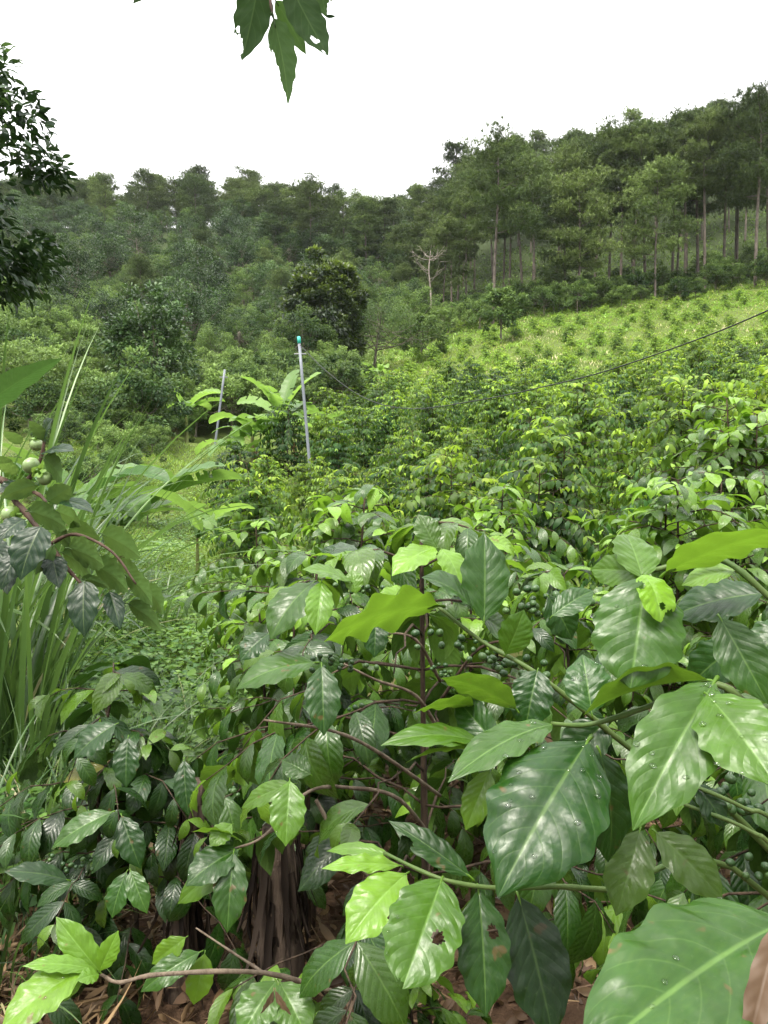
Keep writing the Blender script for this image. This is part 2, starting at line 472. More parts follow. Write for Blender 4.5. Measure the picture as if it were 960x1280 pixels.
def H(x, y):
    x = np.asarray(x, float); y = np.asarray(y, float)
    sh = np.broadcast(x, y).shape
    q = np.stack([np.broadcast_to(x, sh).ravel(), np.broadcast_to(y, sh).ravel()], -1)
    out = np.empty(len(q))
    for i in range(0, len(q), 20000):
        a = q[i:i + 20000]
        d2 = ((a[:, None] - _cp[None, :, :2]) ** 2).sum(-1)
        out[i:i + 20000] = (0.5 * d2 * np.log(np.maximum(d2, 1e-12))) @ _W[:-3] + _W[-3] + a @ _W[-2:]
    r = np.hypot(q[:, 0], q[:, 1])
    bump = .05 * np.sin(q[:, 0] * 1.7 + 1) * np.sin(q[:, 1] * 1.3) + .03 * np.sin(q[:, 0] * 3.9 + q[:, 1] * 2.1)
    out = out + bump * np.clip(r / 6, .3, 4)
    return out.reshape(sh)
def on(x, y, dz=0.0):
    return (float(x), float(y), float(H(x, y)) + dz)
def hit(u, v, y0=3.0, y1=230.0):
    """where the line of sight through photograph pixel u,v first meets the ground"""
    d = np.linspace(y0, y1, 4000); P = CAM + d[:, None] * (FWD + (u - 480) / FPX * RIGHT + (640 - v) / FPX * UP)
    b = np.nonzero(P[:, 2] < H(P[:, 0], P[:, 1]))[0]
    p = P[b[0]] if len(b) else P[-1]
    return (float(p[0]), float(p[1]))
def at(u, Y):
    return (u - 480) / FPX * Y, Y

def terrain():
    a = np.sinh(np.linspace(-4.6, 4.6, 230)) / math.sinh(4.6)
    xs = a * 330
    ys = np.concatenate([np.linspace(-80, -4, 20), np.linspace(-3, 12, 70), 12 + (np.linspace(0, 1, 150)[1:] ** 1.7) * 330])
    X, Y = np.meshgrid(xs, ys, indexing='ij')
    Z = H(X, Y)
    near = np.exp(-(np.hypot(X, Y) / 9) ** 2)
    Z = Z + near * .018 * (np.sin(X * 23 + 3 * np.sin(Y * 7)) * np.sin(Y * 19) + np.sin(X * 41 + Y * 37) * .6)
    mb = MB()
    mb.add(np.stack([X, Y, Z], -1), quads=grid_quads(len(xs) - 1, len(ys) - 1)[:, ::-1])
    k = NT('hillside_ground')
    p = k.pos()
    sep = k.n('ShaderNodeSeparateXYZ'); k.l(p, sep.inputs[0])
    n1 = k.noise(p, .35, 5, .6); n2 = k.noise(p, 6, 5, .65); n3 = k.noise(p, 38, 3, .6)
    soil = k.mix(k.mapr(n3, .35, .65), (.03, .018, .011), (.12, .072, .045))
    soil = k.mix(k.mapr(n2, .4, .6), soil, (.06, .036, .022))
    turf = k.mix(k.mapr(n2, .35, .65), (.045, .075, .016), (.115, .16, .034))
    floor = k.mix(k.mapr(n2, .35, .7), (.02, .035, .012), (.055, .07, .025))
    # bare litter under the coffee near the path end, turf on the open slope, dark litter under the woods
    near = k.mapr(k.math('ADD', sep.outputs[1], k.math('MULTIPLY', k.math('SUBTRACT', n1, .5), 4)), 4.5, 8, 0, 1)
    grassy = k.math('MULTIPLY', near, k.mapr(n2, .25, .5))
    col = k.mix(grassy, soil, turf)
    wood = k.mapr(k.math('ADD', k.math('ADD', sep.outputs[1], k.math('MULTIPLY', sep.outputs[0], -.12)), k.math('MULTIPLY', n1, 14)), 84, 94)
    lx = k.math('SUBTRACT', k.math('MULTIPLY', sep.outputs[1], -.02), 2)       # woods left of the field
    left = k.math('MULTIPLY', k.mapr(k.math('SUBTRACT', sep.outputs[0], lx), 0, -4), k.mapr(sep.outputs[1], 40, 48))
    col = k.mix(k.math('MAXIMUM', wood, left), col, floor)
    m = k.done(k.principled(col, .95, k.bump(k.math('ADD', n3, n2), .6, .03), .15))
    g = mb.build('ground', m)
    g['kind'] = 'structure'
    return g
terrain()

# ------------------------------------------------------------------ sky, sun, camera, picture
SUN_EL, SUN_AZ = math.radians(62), math.radians(215)      # azimuth clockwise from +Y (the view): high, behind and to the left
w = bpy.data.worlds.new('World'); SC.world = w; w.use_nodes = True
nt = w.node_tree; nt.nodes.clear()
sky = nt.nodes.new('ShaderNodeTexSky'); sky.sky_type = 'NISHITA'; sky.sun_disc = False
sky.sun_elevation = SUN_EL; sky.sun_rotation = SUN_AZ
sky.air_density = 1.0; sky.dust_density = 4.0
hs = nt.nodes.new('ShaderNodeHueSaturation'); hs.inputs['Saturation'].default_value = .06; hs.inputs['Value'].default_value = 1.0
nt.links.new(sky.outputs[0], hs.inputs['Color'])
# an even white overcast over the clear sky
mx = nt.nodes.new('ShaderNodeMix'); mx.data_type = 'RGBA'; mx.inputs[0].default_value = .75
nt.links.new(hs.outputs[0], mx.inputs[6]); mx.inputs[0].default_value = .75
# overcast: brightest overhead, about a third of that at the horizon
tcw = nt.nodes.new('ShaderNodeTexCoord'); sxyz = nt.nodes.new('ShaderNodeSeparateXYZ'); nt.links.new(tcw.outputs['Generated'], sxyz.inputs[0])
rmp = nt.nodes.new('ShaderNodeMapRange'); nt.links.new(sxyz.outputs[2], rmp.inputs[0])
rmp.inputs[1].default_value = 0; rmp.inputs[2].default_value = 1; rmp.inputs[3].default_value = 6.2; rmp.inputs[4].default_value = 19
cmb = nt.nodes.new('ShaderNodeCombineColor')
for i_ in range(3): nt.links.new(rmp.outputs[0], cmb.inputs[i_])
nt.links.new(cmb.outputs[0], mx.inputs[7])
bg = nt.nodes.new('ShaderNodeBackground'); bg.inputs['Strength'].default_value = .072
nt.links.new(mx.outputs[2], bg.inputs['Color'])
wo = nt.nodes.new('ShaderNodeOutputWorld'); nt.links.new(bg.outputs[0], wo.inputs['Surface'])

sd = bpy.data.lights.new('sun', 'SUN'); sd.energy = 1.5; sd.angle = math.radians(20); sd.color = (1, .95, .82)
so = put(bpy.data.objects.new('sun', sd))
sdir = Vector((math.sin(SUN_AZ) * math.cos(SUN_EL), math.cos(SUN_AZ) * math.cos(SUN_EL), math.sin(SUN_EL)))
so.rotation_euler = (-sdir).to_track_quat('-Z', 'Y').to_euler()
so.location = sdir * 50

cd = bpy.data.cameras.new('camera'); co = put(bpy.data.objects.new('camera', cd))
co.location = CAM; co.rotation_euler = (PI / 2 - PITCH, 0, 0)
cd.sensor_fit = 'VERTICAL'; cd.sensor_height = 36; cd.lens = 36 * FPX / 1280
cd.clip_start = .02; cd.clip_end = 3000
SC.camera = co
SC.view_settings.view_transform = 'Standard'; SC.view_settings.look = 'None'
SC.view_settings.exposure = 1.95; SC.view_settings.gamma = 1
SC.render.engine = 'CYCLES'
cy = SC.cycles
cy.max_bounces = 7; cy.diffuse_bounces = 4; cy.glossy_bounces = 2; cy.transmission_bounces = 4; cy.transparent_max_bounces = 6; cy.volume_bounces = 1
cy.use_denoising = True; cy.denoiser = 'OPENIMAGEDENOISE'
cy.sample_clamp_indirect = 6; cy.caustics_reflective = False; cy.caustics_refractive = False
cy.use_adaptive_sampling = True; cy.adaptive_threshold = .015
# ------------------------------------------------------------------ plant kinds
def coffee_parts(seed, h=1.8, spread=.8, stems=2, tier=.11, leafL=.14, nu=3, ns=2, young=(.0, .35), gap=.075, keep=None, droop=(.5, 1.1), top_young=.5,
                 start=.18, bright=(.3, .75), ripple=.06, per_branch=False, leafW=.42, bare=0.25, taper=.75, odd=.012):
    """A coffee shrub: upright stems, crosswise pairs of arching branches, pairs of hanging leaves.
    Returns stem builder, branch builder(s) and foliage builder."""
    r = np.random.default_rng(seed)
    st, br, fo = MB(), [], MB()
    P = []; X = []; Z = []; L = []; T = []
    one = MB()
    for s in range(stems):
        a0 = r.uniform(0, 2 * PI); lean = r.uniform(.03, .14) * h if stems > 1 else .03 * h
        hh = h * (1 if s == 0 else r.uniform(.72, .97))
        pts = smooth_path([(.04 * math.cos(a0), .04 * math.sin(a0), -.05), (.04 * math.cos(a0) + lean * .5 * math.cos(a0), .04 * math.sin(a0) + lean * .5 * math.sin(a0), hh * .5),
                           (lean * math.cos(a0) + r.normal() * .03, lean * math.sin(a0) + r.normal() * .03, hh)], 6)
        tube(st, pts, .013 * h / 1.6, .004, 6, knots=.25)
        n = max(3, int(hh * (1 - start) / tier))
        rot = r.uniform(0, PI)
        for i in range(n + 1):
            f = start + (1 - start) * i / n
            c = np.array([np.interp(f, np.linspace(0, 1, len(pts)), pts[:, q]) for q in range(3)])
            rot += PI / 2 + r.normal() * .25
            for sgn in (0, PI):
                ln = spread * (1.0 - taper * max(0, (f - .45) / .55) ** 2) * (.75 + .25 * min(1, (f - start) / .2 + .3)) * r.uniform(.72, 1.12)
                a = rot + sgn + r.normal() * .2
                d = np.array([math.cos(a), math.sin(a), 0])
                if stems > 1 and d @ np.array([math.cos(a0), math.sin(a0), 0]) < -.3:
                    ln *= .6
                up0 = r.uniform(.25, .55) + .5 * max(0, f - .7)
                sag = r.uniform(.35, .75)
                k = max(4, int(ln / gap))
                tt = np.linspace(0, 1, k + 1)
                bp = c + d * (ln * tt)[:, None] * (1 - .12 * tt ** 2)[:, None] + np.array([0, 0, 1]) * (ln * (up0 * tt - sag * tt ** 2))[:, None]
                bp[1:] += r.normal(size=(k, 3)) * .012 * ln
                tube(one, bp, .0032 * h / 1.6 + .0006, .0013, 5, knots=.3)
                if per_branch:
                    br.append(one); one = MB()
                tg = norm(np.gradient(bp, axis=0))
                b0 = max(1, int(k * bare * (1 if f < .9 else .2)))
                for j in range(b0, k + 1):
                    side = np.cross(tg[j], [0, 0, 1]); side = side / max(1e-6, np.linalg.norm(side))
                    last = j == k
                    for q in (-1, 1):
                        if r.random() < .1:
                            continue
                        sp_ = .5 if last else 1.0
                        x = tg[j] * r.uniform(.35, .8) + q * side * sp_ * r.uniform(.6, 1.0) + np.array([0, 0, r.uniform(-.75, -.05) + .45 * last + .35 * (f > .85)])
                        z = np.array([0, 0, 1.0]) + r.normal(size=3) * .28 + d * .25
                        P.append(bp[j]); X.append(x); Z.append(z)
                        yg = j / k
                        L.append(leafL * r.uniform(.7, 1.2) * (.62 if last else 1))
                        y0 = r.uniform(*young) * (.5 + .5 * yg) + (top_young * r.uniform(.4, 1.1) if (last or (f > .9 and r.random() < .55)) else 0) + (.5 if r.random() < odd else 0)
                        T.append((min(1, y0 + .25) if y0 > 1.05 and odd > .005 else min(.8, y0), r.uniform(*bright), r.random(), 1))
    br.append(one)
    P = np.array(P); X = np.array(X); Z = np.array(Z); L = np.array(L); T = np.array(T)
    if keep is not None:
        m = keep(P + norm(X) * (L * .6)[:, None]) & keep(P)
        P, X, Z, L, T = P[m], X[m], Z[m], L[m], T[m]
    n = len(P)
    leaves(fo, P, X, Z, L, L * r.uniform(leafW * .9, leafW * 1.15, n), droop=r.uniform(*droop, n), fold=r.uniform(.05, .4, n), ripple=r.uniform(0, ripple * 2, n),
           twist=r.normal(size=n) * .3, cup=r.uniform(0, .25, n), tint=T, nu=nu, ns=ns, kind='coffee' if nu > 4 else 'simple', rng=r, quilt=.006 if nu > 7 else 0)
    return st, [b for b in br if b.n], fo

def coffee_proto(label, seed, group, **kw):
    st, br, fo = coffee_parts(seed, **kw)
    t = thing('coffee_shrub', label, 'coffee shrub', (0, -500, 0), group=group)
    for b in br:
        st.v += b.v; st.q += [q + st.n for q in b.q]; st.t += [q + st.n for q in b.t]; st.uv += b.uv; st.c += b.c; st.qm += b.qm; st.tm += b.tm; st.n += b.n
    st.build('stem', M['stem_brown'], t)
    fo.build('foliage', M['coffee_far'], t)
    return t

def pine_proto(seed, h=19, bare=.5, width=3.4, dens=1.0, lean=.0, young=(.0, .45)):
    r = np.random.default_rng(seed)
    tr, cr = MB(), MB()
    a0 = r.uniform(0, 2 * PI)
    pts = smooth_path([(0, 0, -.6), (lean * .35 * math.cos(a0), lean * .35 * math.sin(a0), h * .35), (lean * .8 * math.cos(a0) + r.normal() * .15, lean * .8 * math.sin(a0) + r.normal() * .15, h * .7),
                       (lean * math.cos(a0), lean * math.sin(a0), h * .97)], 8)
    rad = np.interp(np.linspace(0, 1, len(pts)), [0, .04, .5, .85, 1], [.25, .17, .125, .065, .025]) * h / 19
    tube(tr, pts, rad, sides=9)
    nb = int(15 * dens)
    bp_, bx_, bt_ = [], [], []
    def tuft_group(c, rad, n, ty):
        o = r.normal(size=(n, 3)) * np.array([rad, rad, rad * .38])
        bp_.append(c + o); bx_.append(norm(o * np.array([.8, .8, .5]) + np.array([0, 0, rad * .75])))
        bt_.append(np.stack([np.clip(ty + r.normal(size=n) * .12, 0, 1), np.clip(.5 + o[:, 2] / rad * .1 + r.normal(size=n) * .14, 0, 1), r.random(n), np.ones(n)], -1))  # tufts tinted brighter towards the clump top, painting its lit side
    for i in range(nb):
        f = bare + (1 - bare) * ((i + r.uniform(-.3, .3)) / nb)
        f = min(.985, max(bare, f))
        c = np.array([np.interp(f, np.linspace(0, 1, len(pts)), pts[:, q]) for q in range(3)])
        e = (f - bare) / (1 - bare)
        ln = width * (1 - .72 * e ** 1.6) * (.65 + .5 * min(1, e * 3)) * r.uniform(.6, 1.2)
        a = i * 2.4 + r.normal() * .4
        d = np.array([math.cos(a), math.sin(a), 0])
        rise = r.uniform(.05, .5) + .5 * e
        k = 7
        tt = np.linspace(0, 1, k)
        bp = c + d * (ln * tt)[:, None] + np.array([0, 0, 1]) * (ln * rise * (tt ** 1.4))[:, None] + np.cumsum(r.normal(size=(k, 3)) * .05, 0) * tt[:, None]
        tube(tr, bp, .06 * h / 19, .02, 5)
        nc = int(2.5 + ln * .95)
        ty = r.uniform(*young)
        for j in range(nc):
            ft = .4 + .62 * (j + .5) / nc
            cc = c + d * ln * ft + np.array([0, 0, ln * rise * ft ** 1.4 + r.normal() * .15]) + np.cross(d, [0, 0, 1]) * r.normal() * ln * .26
            rr = r.uniform(.42, .78) * (.8 + .2 * width / 3.4)
            tuft_group(cc, rr, int(30 * rr / .55), ty)
            if r.random() < .5:
                tube(tr, smooth_path([c + d * ln * ft * .8 + np.array([0, 0, ln * rise * (ft * .8) ** 1.4]), cc], 2), .02, .012, 4)
    tuft_group(pts[-1], .6, 24, young[1] * .8)
    # a few short dead stubs below the crown
    for i in range(5):
        f = r.uniform(bare * .5, bare)
        c = np.array([np.interp(f, np.linspace(0, 1, len(pts)), pts[:, q]) for q in range(3)])
        d = hdir(r.uniform(0, 2 * PI), r.uniform(-.1, .3))
        tube(tr, smooth_path([c, c + d * r.uniform(.3, 1.2)], 3), .035, .012, 4)
    C = np.concatenate(bp_); A = np.concatenate(bx_); T = np.concatenate(bt_)
    # each tuft: a spray of needles
    nn = 15
    n = len(C)
    dirs = norm(A[:, None, :] * .75 + r.normal(size=(n, nn, 3)) * .75)
    ln = r.uniform(.26, .42, (n, nn)) * (h / 19) ** .5
    side = norm(np.cross(dirs, np.array([0, 0, 1.0]) + r.normal(size=(n, nn, 3)) * .4)) * .024
    b = C[:, None, :]
    V = np.stack([b - side, b + side, b + dirs * ln[..., None] + side * .55, b + dirs * ln[..., None] - side * .55], 2).reshape(-1, 3)
    q = np.arange(n * nn * 4).reshape(-1, 4)
    cr.add(V, quads=q, tint=np.repeat(T, nn * 4, 0))
    return tr, cr

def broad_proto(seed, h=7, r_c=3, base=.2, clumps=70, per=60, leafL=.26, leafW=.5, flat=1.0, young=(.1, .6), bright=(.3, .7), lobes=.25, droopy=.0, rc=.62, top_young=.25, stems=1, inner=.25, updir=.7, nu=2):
    r = np.random.default_rng(seed)
    tr, cr = MB(), MB()
    zc = h * (base + (1 - base) / 2); rz = h * (1 - base) / 2
    ph = r.uniform(0, 2 * PI, 6)
    cents = []
    for i in range(clumps):
        d = rand_dirs(1, r)[0]
        if d[2] < -.55: d[2] *= -.6; d = norm(d)
        az = math.atan2(d[1], d[0])
        lob = 1 + lobes * (math.sin(2 * az + ph[0]) * .5 + math.sin(3 * az + ph[1] + 2 * d[2]) * .6 + math.sin(5 * d[2] + ph[2] + az) * .5)
        rad = lob * (1 if r.random() > inner else r.uniform(.45, .85)) * (1 - .12 * r.random())
        cents.append(np.array([d[0] * r_c * rad, d[1] * r_c * rad, zc + d[2] * rz * rad * flat]))
    cents = np.array(cents)
    # trunk(s) and limbs reach the clumps
    top = np.array([r.normal() * .1 * r_c, r.normal() * .1 * r_c, zc + .25 * rz])
    for s in range(stems):
        off = hdir(r.uniform(0, 2 * PI)) * (.15 * r_c * (s > 0))
        pts = smooth_path([np.array([0, 0, -.3]) + off * .3, np.array([off[0], off[1], h * base * .9 + .1]), top + off], 5)
        tube(tr, pts, np.linspace(.028 * h, .012 * h, len(pts)), sides=7)
    for i in r.permutation(clumps)[:min(clumps, 26)]:
        f = r.uniform(.35, 1)
        s0 = np.array([0, 0, h * base * .7]) * (1 - f) + top * f
        m = (s0 + cents[i]) / 2 + np.array([0, 0, -.06 * h])
        tube(tr, smooth_path([s0, m, s0 * .12 + cents[i] * .88], 4), .008 * h, .0022 * h, 5)
    P = []; X = []; Z = []; T = []
    for c in cents:
        ty = r.uniform(*young); tb = r.uniform(*bright)
        hi = (c[2] - zc) / rz
        n = int(per * r.uniform(.7, 1.3))
        q = rand_dirs(n, r) * (r.uniform(.35, 1, n) ** .6)[:, None]
        q[:, 2] *= .7
        rr = rc * r.uniform(.75, 1.25) * r_c / 3
        out = norm(c - np.array([0, 0, zc - .3 * rz]))
        P.append(c + q * rr)
        X.append(norm(q * .9 + out * .5 + r.normal(size=(n, 3)) * .45 + np.array([0, 0, -droopy])))
        Z.append(norm(np.array([0, 0, updir]) + out * .35 + q * .5 + r.normal(size=(n, 3)) * .3))
        yy = np.clip(ty + top_young * np.clip(q[:, 2] * 1.2, -.2, 1) * max(0, .4 + hi) + r.normal(size=n) * .08, 0, .79)  # yellower towards clump tops; on the round tree it paints the lit top
        T.append(np.stack([yy, np.clip(tb + r.normal(size=n) * .1, 0, 1), r.random(n), np.ones(n)], -1))
    P = np.concatenate(P); X = np.concatenate(X); Z = np.concatenate(Z); T = np.concatenate(T)
    n = len(P); L = leafL * r.uniform(.7, 1.3, n)
    leaves(cr, P, X, Z, L, L * leafW * r.uniform(.85, 1.2, n), droop=r.uniform(.1, .7, n), fold=r.uniform(.05, .4, n), tint=T, nu=nu, ns=2 if nu > 2 else 1, kind='simple' if nu <= 4 else 'oval', rng=r)
    return tr, cr

def tree_proto(name, label, cat, group, parts, leafmat, bark):
    t = thing(name, label, cat, (0, -500, 0), group=group)
    parts[0].build('trunk', bark, t); parts[1].build('crown', leafmat, t)
    return t

def banana(label, loc, seed, h=2.6, n=8, leafL=1.7, leafW=.5, young=.55, dead=1, stem=.11, group=None, upright=.5, rz=0, lean=(0, 0), bend=.7):
    r = np.random.default_rng(seed)
    t = thing('banana_plant', label, 'banana plant', loc, rz=rz, group=group)
    b = MB(); hs_ = h * .5
    base_top = np.array([lean[0], lean[1], hs_])
    tube(b, smooth_path([(0, 0, -.1), (lean[0] * .4, lean[1] * .4, hs_ * .5), base_top], 6), np.interp(np.linspace(0, 1, 13), [0, .1, 1], [stem * 1.25, stem, stem * .55]), sides=12)
    b.build('stem', M['pseudo'], t)
    for i in range(n + dead):
        d_ = i >= n
        a = i * 2.4 + r.normal() * .3
        el = (upright + (i / max(1, n)) * .55) if not d_ else -.9
        el = min(1.3, el + r.normal() * .12)
        x = np.array([math.cos(a) * math.cos(el), math.sin(a) * math.cos(el), math.sin(el)])
        ll = leafL * r.uniform(.75, 1.1) * (.75 if d_ else 1)
        mb = MB()
        p0 = base_top - np.array([0, 0, .25 * (d_) + .05])
        pe = p0 + x * leafL * .22
        tube(mb, smooth_path([p0, pe], 4), .028, .016, 6)
        z = np.cross(x, np.cross([0, 0, 1], x))
        if abs(x[2]) > .95: z = hdir(a + PI)
        tears = [(r.uniform(.2, .95), sgn * .8, .008, .45) for sgn in (-1, 1) for _ in range(r.integers(2, 6))]
        leaves(mb, [pe], [x], [z], ll, leafW * ll / leafL * r.uniform(.85, 1.1), droop=bend * r.uniform(.6, 1.5) if not d_ else .5, fold=r.uniform(.1, .5) if not d_ else .9, ripple=.05, twist=r.normal() * .35,
               tint=[min(.78, max(0, young + r.normal() * .16)), r.uniform(.4, .65), r.random(), 1] if not d_ else [r.uniform(.1, .7), .5, .5, 1], nu=30, ns=6, kind='banana', rng=r, rp_freq=7,
               holes=tears, mat=0)
        o = mb.build('leaf', M['dryleaf'] if d_ else M['banana'], t)
        if d_:
            o['label'] = 'dead brown banana leaf hanging against the stem'
    return t
# ------------------------------------------------------------------ planting
class Kind:
    """prototypes of one kind; the first planting moves the prototype itself, later ones are copies"""
    def __init__(self, protos):
        self.p = protos; self.used = [False] * len(protos)
    def plant(self, i, label, loc, rz=0, sc=1.0, group=None, tilt=(0, 0)):
        i = i % len(self.p); src = self.p[i]
        if not self.used[i]:
            self.used[i] = True
            src.location = [float(c) for c in loc]; src.rotation_euler = (tilt[0], tilt[1], float(rz))
            src.scale = (sc, sc, sc) if np.isscalar(sc) else sc
            src['label'] = label
            if group: src['group'] = group
            elif 'group' in src: del src['group']
            return src
        return copy_thing(src, label, loc, rz, sc, group, tilt)
    def drop_unused(self):
        for u, o in zip(self.used, self.p):
            if not u:
                for c in list(o.children): bpy.data.objects.remove(c)
                bpy.data.objects.remove(o)

ORD = ['', 'first', 'second', 'third', 'fourth', 'fifth', 'sixth', 'seventh', 'eighth', 'ninth', 'tenth', 'eleventh', 'twelfth', 'thirteenth', 'fourteenth', 'fifteenth', 'sixteenth',
       'seventeenth', 'eighteenth', 'nineteenth', 'twentieth', 'twenty-first', 'twenty-second', 'twenty-third', 'twenty-fourth', 'twenty-fifth', 'twenty-sixth', 'twenty-seventh',
       'twenty-eighth', 'twenty-ninth', 'thirtieth', 'thirty-first', 'thirty-second', 'thirty-third', 'thirty-fourth', 'thirty-fifth', 'thirty-sixth', 'thirty-seventh', 'thirty-eighth', 'thirty-ninth', 'fortieth']
r = np.random.default_rng(11)

# ---- pines
def mk_pine(**kw):
    return tree_proto('pine_tree', 'pine', 'pine tree', 'pines', pine_proto(**kw), M['pine'], M['pinebark'])
PINE = Kind([mk_pine(seed=1, h=19, bare=.5, width=3.4, lean=.5), mk_pine(seed=2, h=19, bare=.42, width=3.9, lean=.9), mk_pine(seed=3, h=19, bare=.55, width=3.0, lean=.3),
             mk_pine(seed=4, h=19, bare=.36, width=3.3, lean=.6, dens=1.2), mk_pine(seed=5, h=19, bare=.48, width=3.8, lean=1.1, dens=1.15)])
PINE_OPEN = Kind([mk_pine(seed=6, h=19, bare=.46, width=4.6, lean=.6, dens=.85, young=(.1, .5))])
RIDGE = Kind([mk_pine(seed=14, h=14, bare=.14, width=3.7, lean=.3, dens=1.3), mk_pine(seed=15, h=14, bare=.2, width=3.3, lean=.5, dens=1.2, young=(.1, .55))])
PINE_SHORT = Kind([mk_pine(seed=8, h=15, bare=.3, width=3.8, lean=.4, dens=1.2, young=(.15, .6)), mk_pine(seed=9, h=15, bare=.22, width=4.4, lean=.3, dens=1.5, young=(.1, .4))])

edge = [  # photo column, distance, height, kind (p plain, o open, s short)
    (553, 94, 12.5, 's'), (582, 97, 15.5, 'p'), (615, 80, 20.0, 'o'), (634, 98, 18, 'p'), (652, 97, 20.0, 'p'), (668, 91, 18.5, 'p'), (690, 96, 20.5, 'p'), (703, 84, 12.5, 's'), (722, 82, 14.5, 's'), (738, 94, 20.5, 'p'),
    (757, 97, 20.5, 'p'), (772, 92, 19.5, 'p'), (788, 90, 20, 'p'), (803, 96, 21, 'p'), (815, 84, 15, 's'), (835, 95, 20, 'p'), (852, 90, 20, 'p'), (868, 92, 22, 'p'), (876, 86, 20, 'p'), (899, 90, 20, 'p'),
    (915, 97, 20, 'p'), (938, 82, 21, 'o'), (955, 92, 22, 'p'), (985, 84, 21.5, 'p'), (1010, 92, 22, 'p')]
for i, (u, Y, h, kd) in enumerate(edge):
    x, y = at(u, Y)
    K = {'p': PINE, 'o': PINE_OPEN, 's': PINE_SHORT}[kd]
    base = 15 if kd == 's' else 19
    desc = {'p': 'tall bare-trunked pine', 'o': 'open-crowned pine with pinkish trunk', 's': 'shorter bright green pine'}[kd]
    K.plant(int(r.integers(0, 5)), f'{desc}, {ORD[i + 1]} from left along the top of the coffee field', on(x, y), r.uniform(0, 6.28), (h / base * 1.0, h / base * 1.0, h / base), tilt=(r.normal() * .02, r.normal() * .03),
            group='pines along the upper edge of the coffee field')
# behind the edge
pts = []
for _ in range(900):
    if len(pts) >= 46: break
    u = r.uniform(545, 1030); Y = r.uniform(99, 150)
    p = np.array(at(u, Y))
    if all(np.hypot(*(p - q)) > 4.2 for q in pts): pts.append(p)
for p in pts:
    PINE.plant(int(r.integers(0, 5)), 'dark pine standing deep in the wood behind the front row of pines', on(*p), r.uniform(0, 6.28), r.uniform(.85, 1.08), group='pines deep in the wood behind the field edge')
# the spur in the middle
mid = [(391, 125, 16.5, 'o', 'broad spreading pine with thick pale trunk rising behind the round bright-topped tree'), (352, 132, 12.5, 's', 'squat pine beside the big spreading pine, on its valley side'),
       (432, 128, 14, 'o', 'flat-topped pine just uphill of the big spreading pine on the middle spur'),
       (458, 122, 14.5, 'p', 'slim pine with layered crown above the round bright-topped tree'), (478, 128, 13.5, 'p', 'pine on the middle spur where the skyline starts to dip'),
       (502, 118, 10.5, 's', 'pale green pine below the dip in the skyline'), (528, 112, 12, 's', 'leafy pine standing uphill behind the bare dead tree'), (520, 150, 13, 'p', 'small faraway pine on the skyline in the dip left of the tall pine wood'),
       (412, 118, 9, 's', 'low bushy pine tucked under the big spreading pine'), (540, 130, 13, 'p', 'shadowy pine in the gap left of the tall pine wood')]
for u, Y, h, kd, lab in mid:
    K = {'p': PINE, 'o': PINE_OPEN, 's': PINE_SHORT}[kd]
    K.plant(int(r.integers(0, 5)), lab, on(*at(u, Y)), r.uniform(0, 6.28), np.array([1.15, 1.15, 1]) * h / (15 if kd == 's' else 19))
# far ridge
rid = []
for _ in range(3000):
    if len(rid) >= 110: break
    u = r.uniform(-20, 560); Y = r.uniform(160, 214)
    p = np.array(at(u, Y))
    if all(np.hypot(*(p - q)) > 4.2 for q in rid): rid.append(p)
for p in rid:
    s = r.uniform(.62, 1.0)
    (RIDGE if r.random() < .75 else PINE_SHORT).plant(int(r.integers(0, 2)), 'hazy pine on the far left ridge under the skyline', on(*p), r.uniform(0, 6.28), (s * 1.15, s * 1.15, s * r.uniform(.8, 1.05)), group='hazy pines on the far ridge')

# ---- broadleaf trees of the left hillside
def mk_broad(name, leafmat='broad', bark='bark', **kw):
    return tree_proto(name, 'tree', 'tree', 'trees', broad_proto(**kw), M[leafmat], M[bark])
DARK = Kind([mk_broad('broadleaf_tree', 'broad_dark', seed=21, h=8, r_c=3.2, base=.12, clumps=90, per=100, leafL=.24, young=(.05, .5)),
             mk_broad('broadleaf_tree', 'broad_dark', seed=22, h=8, r_c=3.0, base=.1, clumps=90, per=100, leafL=.22, young=(.0, .4), lobes=.35)])
PALE = Kind([mk_broad('broadleaf_tree', seed=23, h=7, r_c=2.9, base=.12, clumps=76, per=90, leafL=.24, young=(.15, .6), lobes=.35, rc=.66),
             mk_broad('broadleaf_tree', seed=24, h=7, r_c=2.6, base=.18, clumps=60, per=85, leafL=.22, young=(.1, .5), lobes=.4, stems=3, rc=.6),
             mk_broad('broadleaf_tree', seed=25, h=7, r_c=3.0, base=.08, clumps=84, per=80, leafL=.26, young=(.2, .65), lobes=.3, droopy=.4)])
LOW = Kind([mk_broad('leafy_shrub', seed=26, h=3, r_c=1.7, base=.02, clumps=46, per=110, leafL=.17, rc=.62, young=(.2, .7), bright=(.4, .75)),
            mk_broad('leafy_shrub', seed=27, h=3, r_c=1.8, base=.02, clumps=44, per=100, leafL=.19, rc=.66, young=(.05, .5), lobes=.4),
            mk_broad('leafy_shrub', seed=28, h=3, r_c=1.5, base=.05, clumps=40, per=100, leafL=.17, rc=.6, young=(.3, .75), bright=(.45, .8), lobes=.4)])

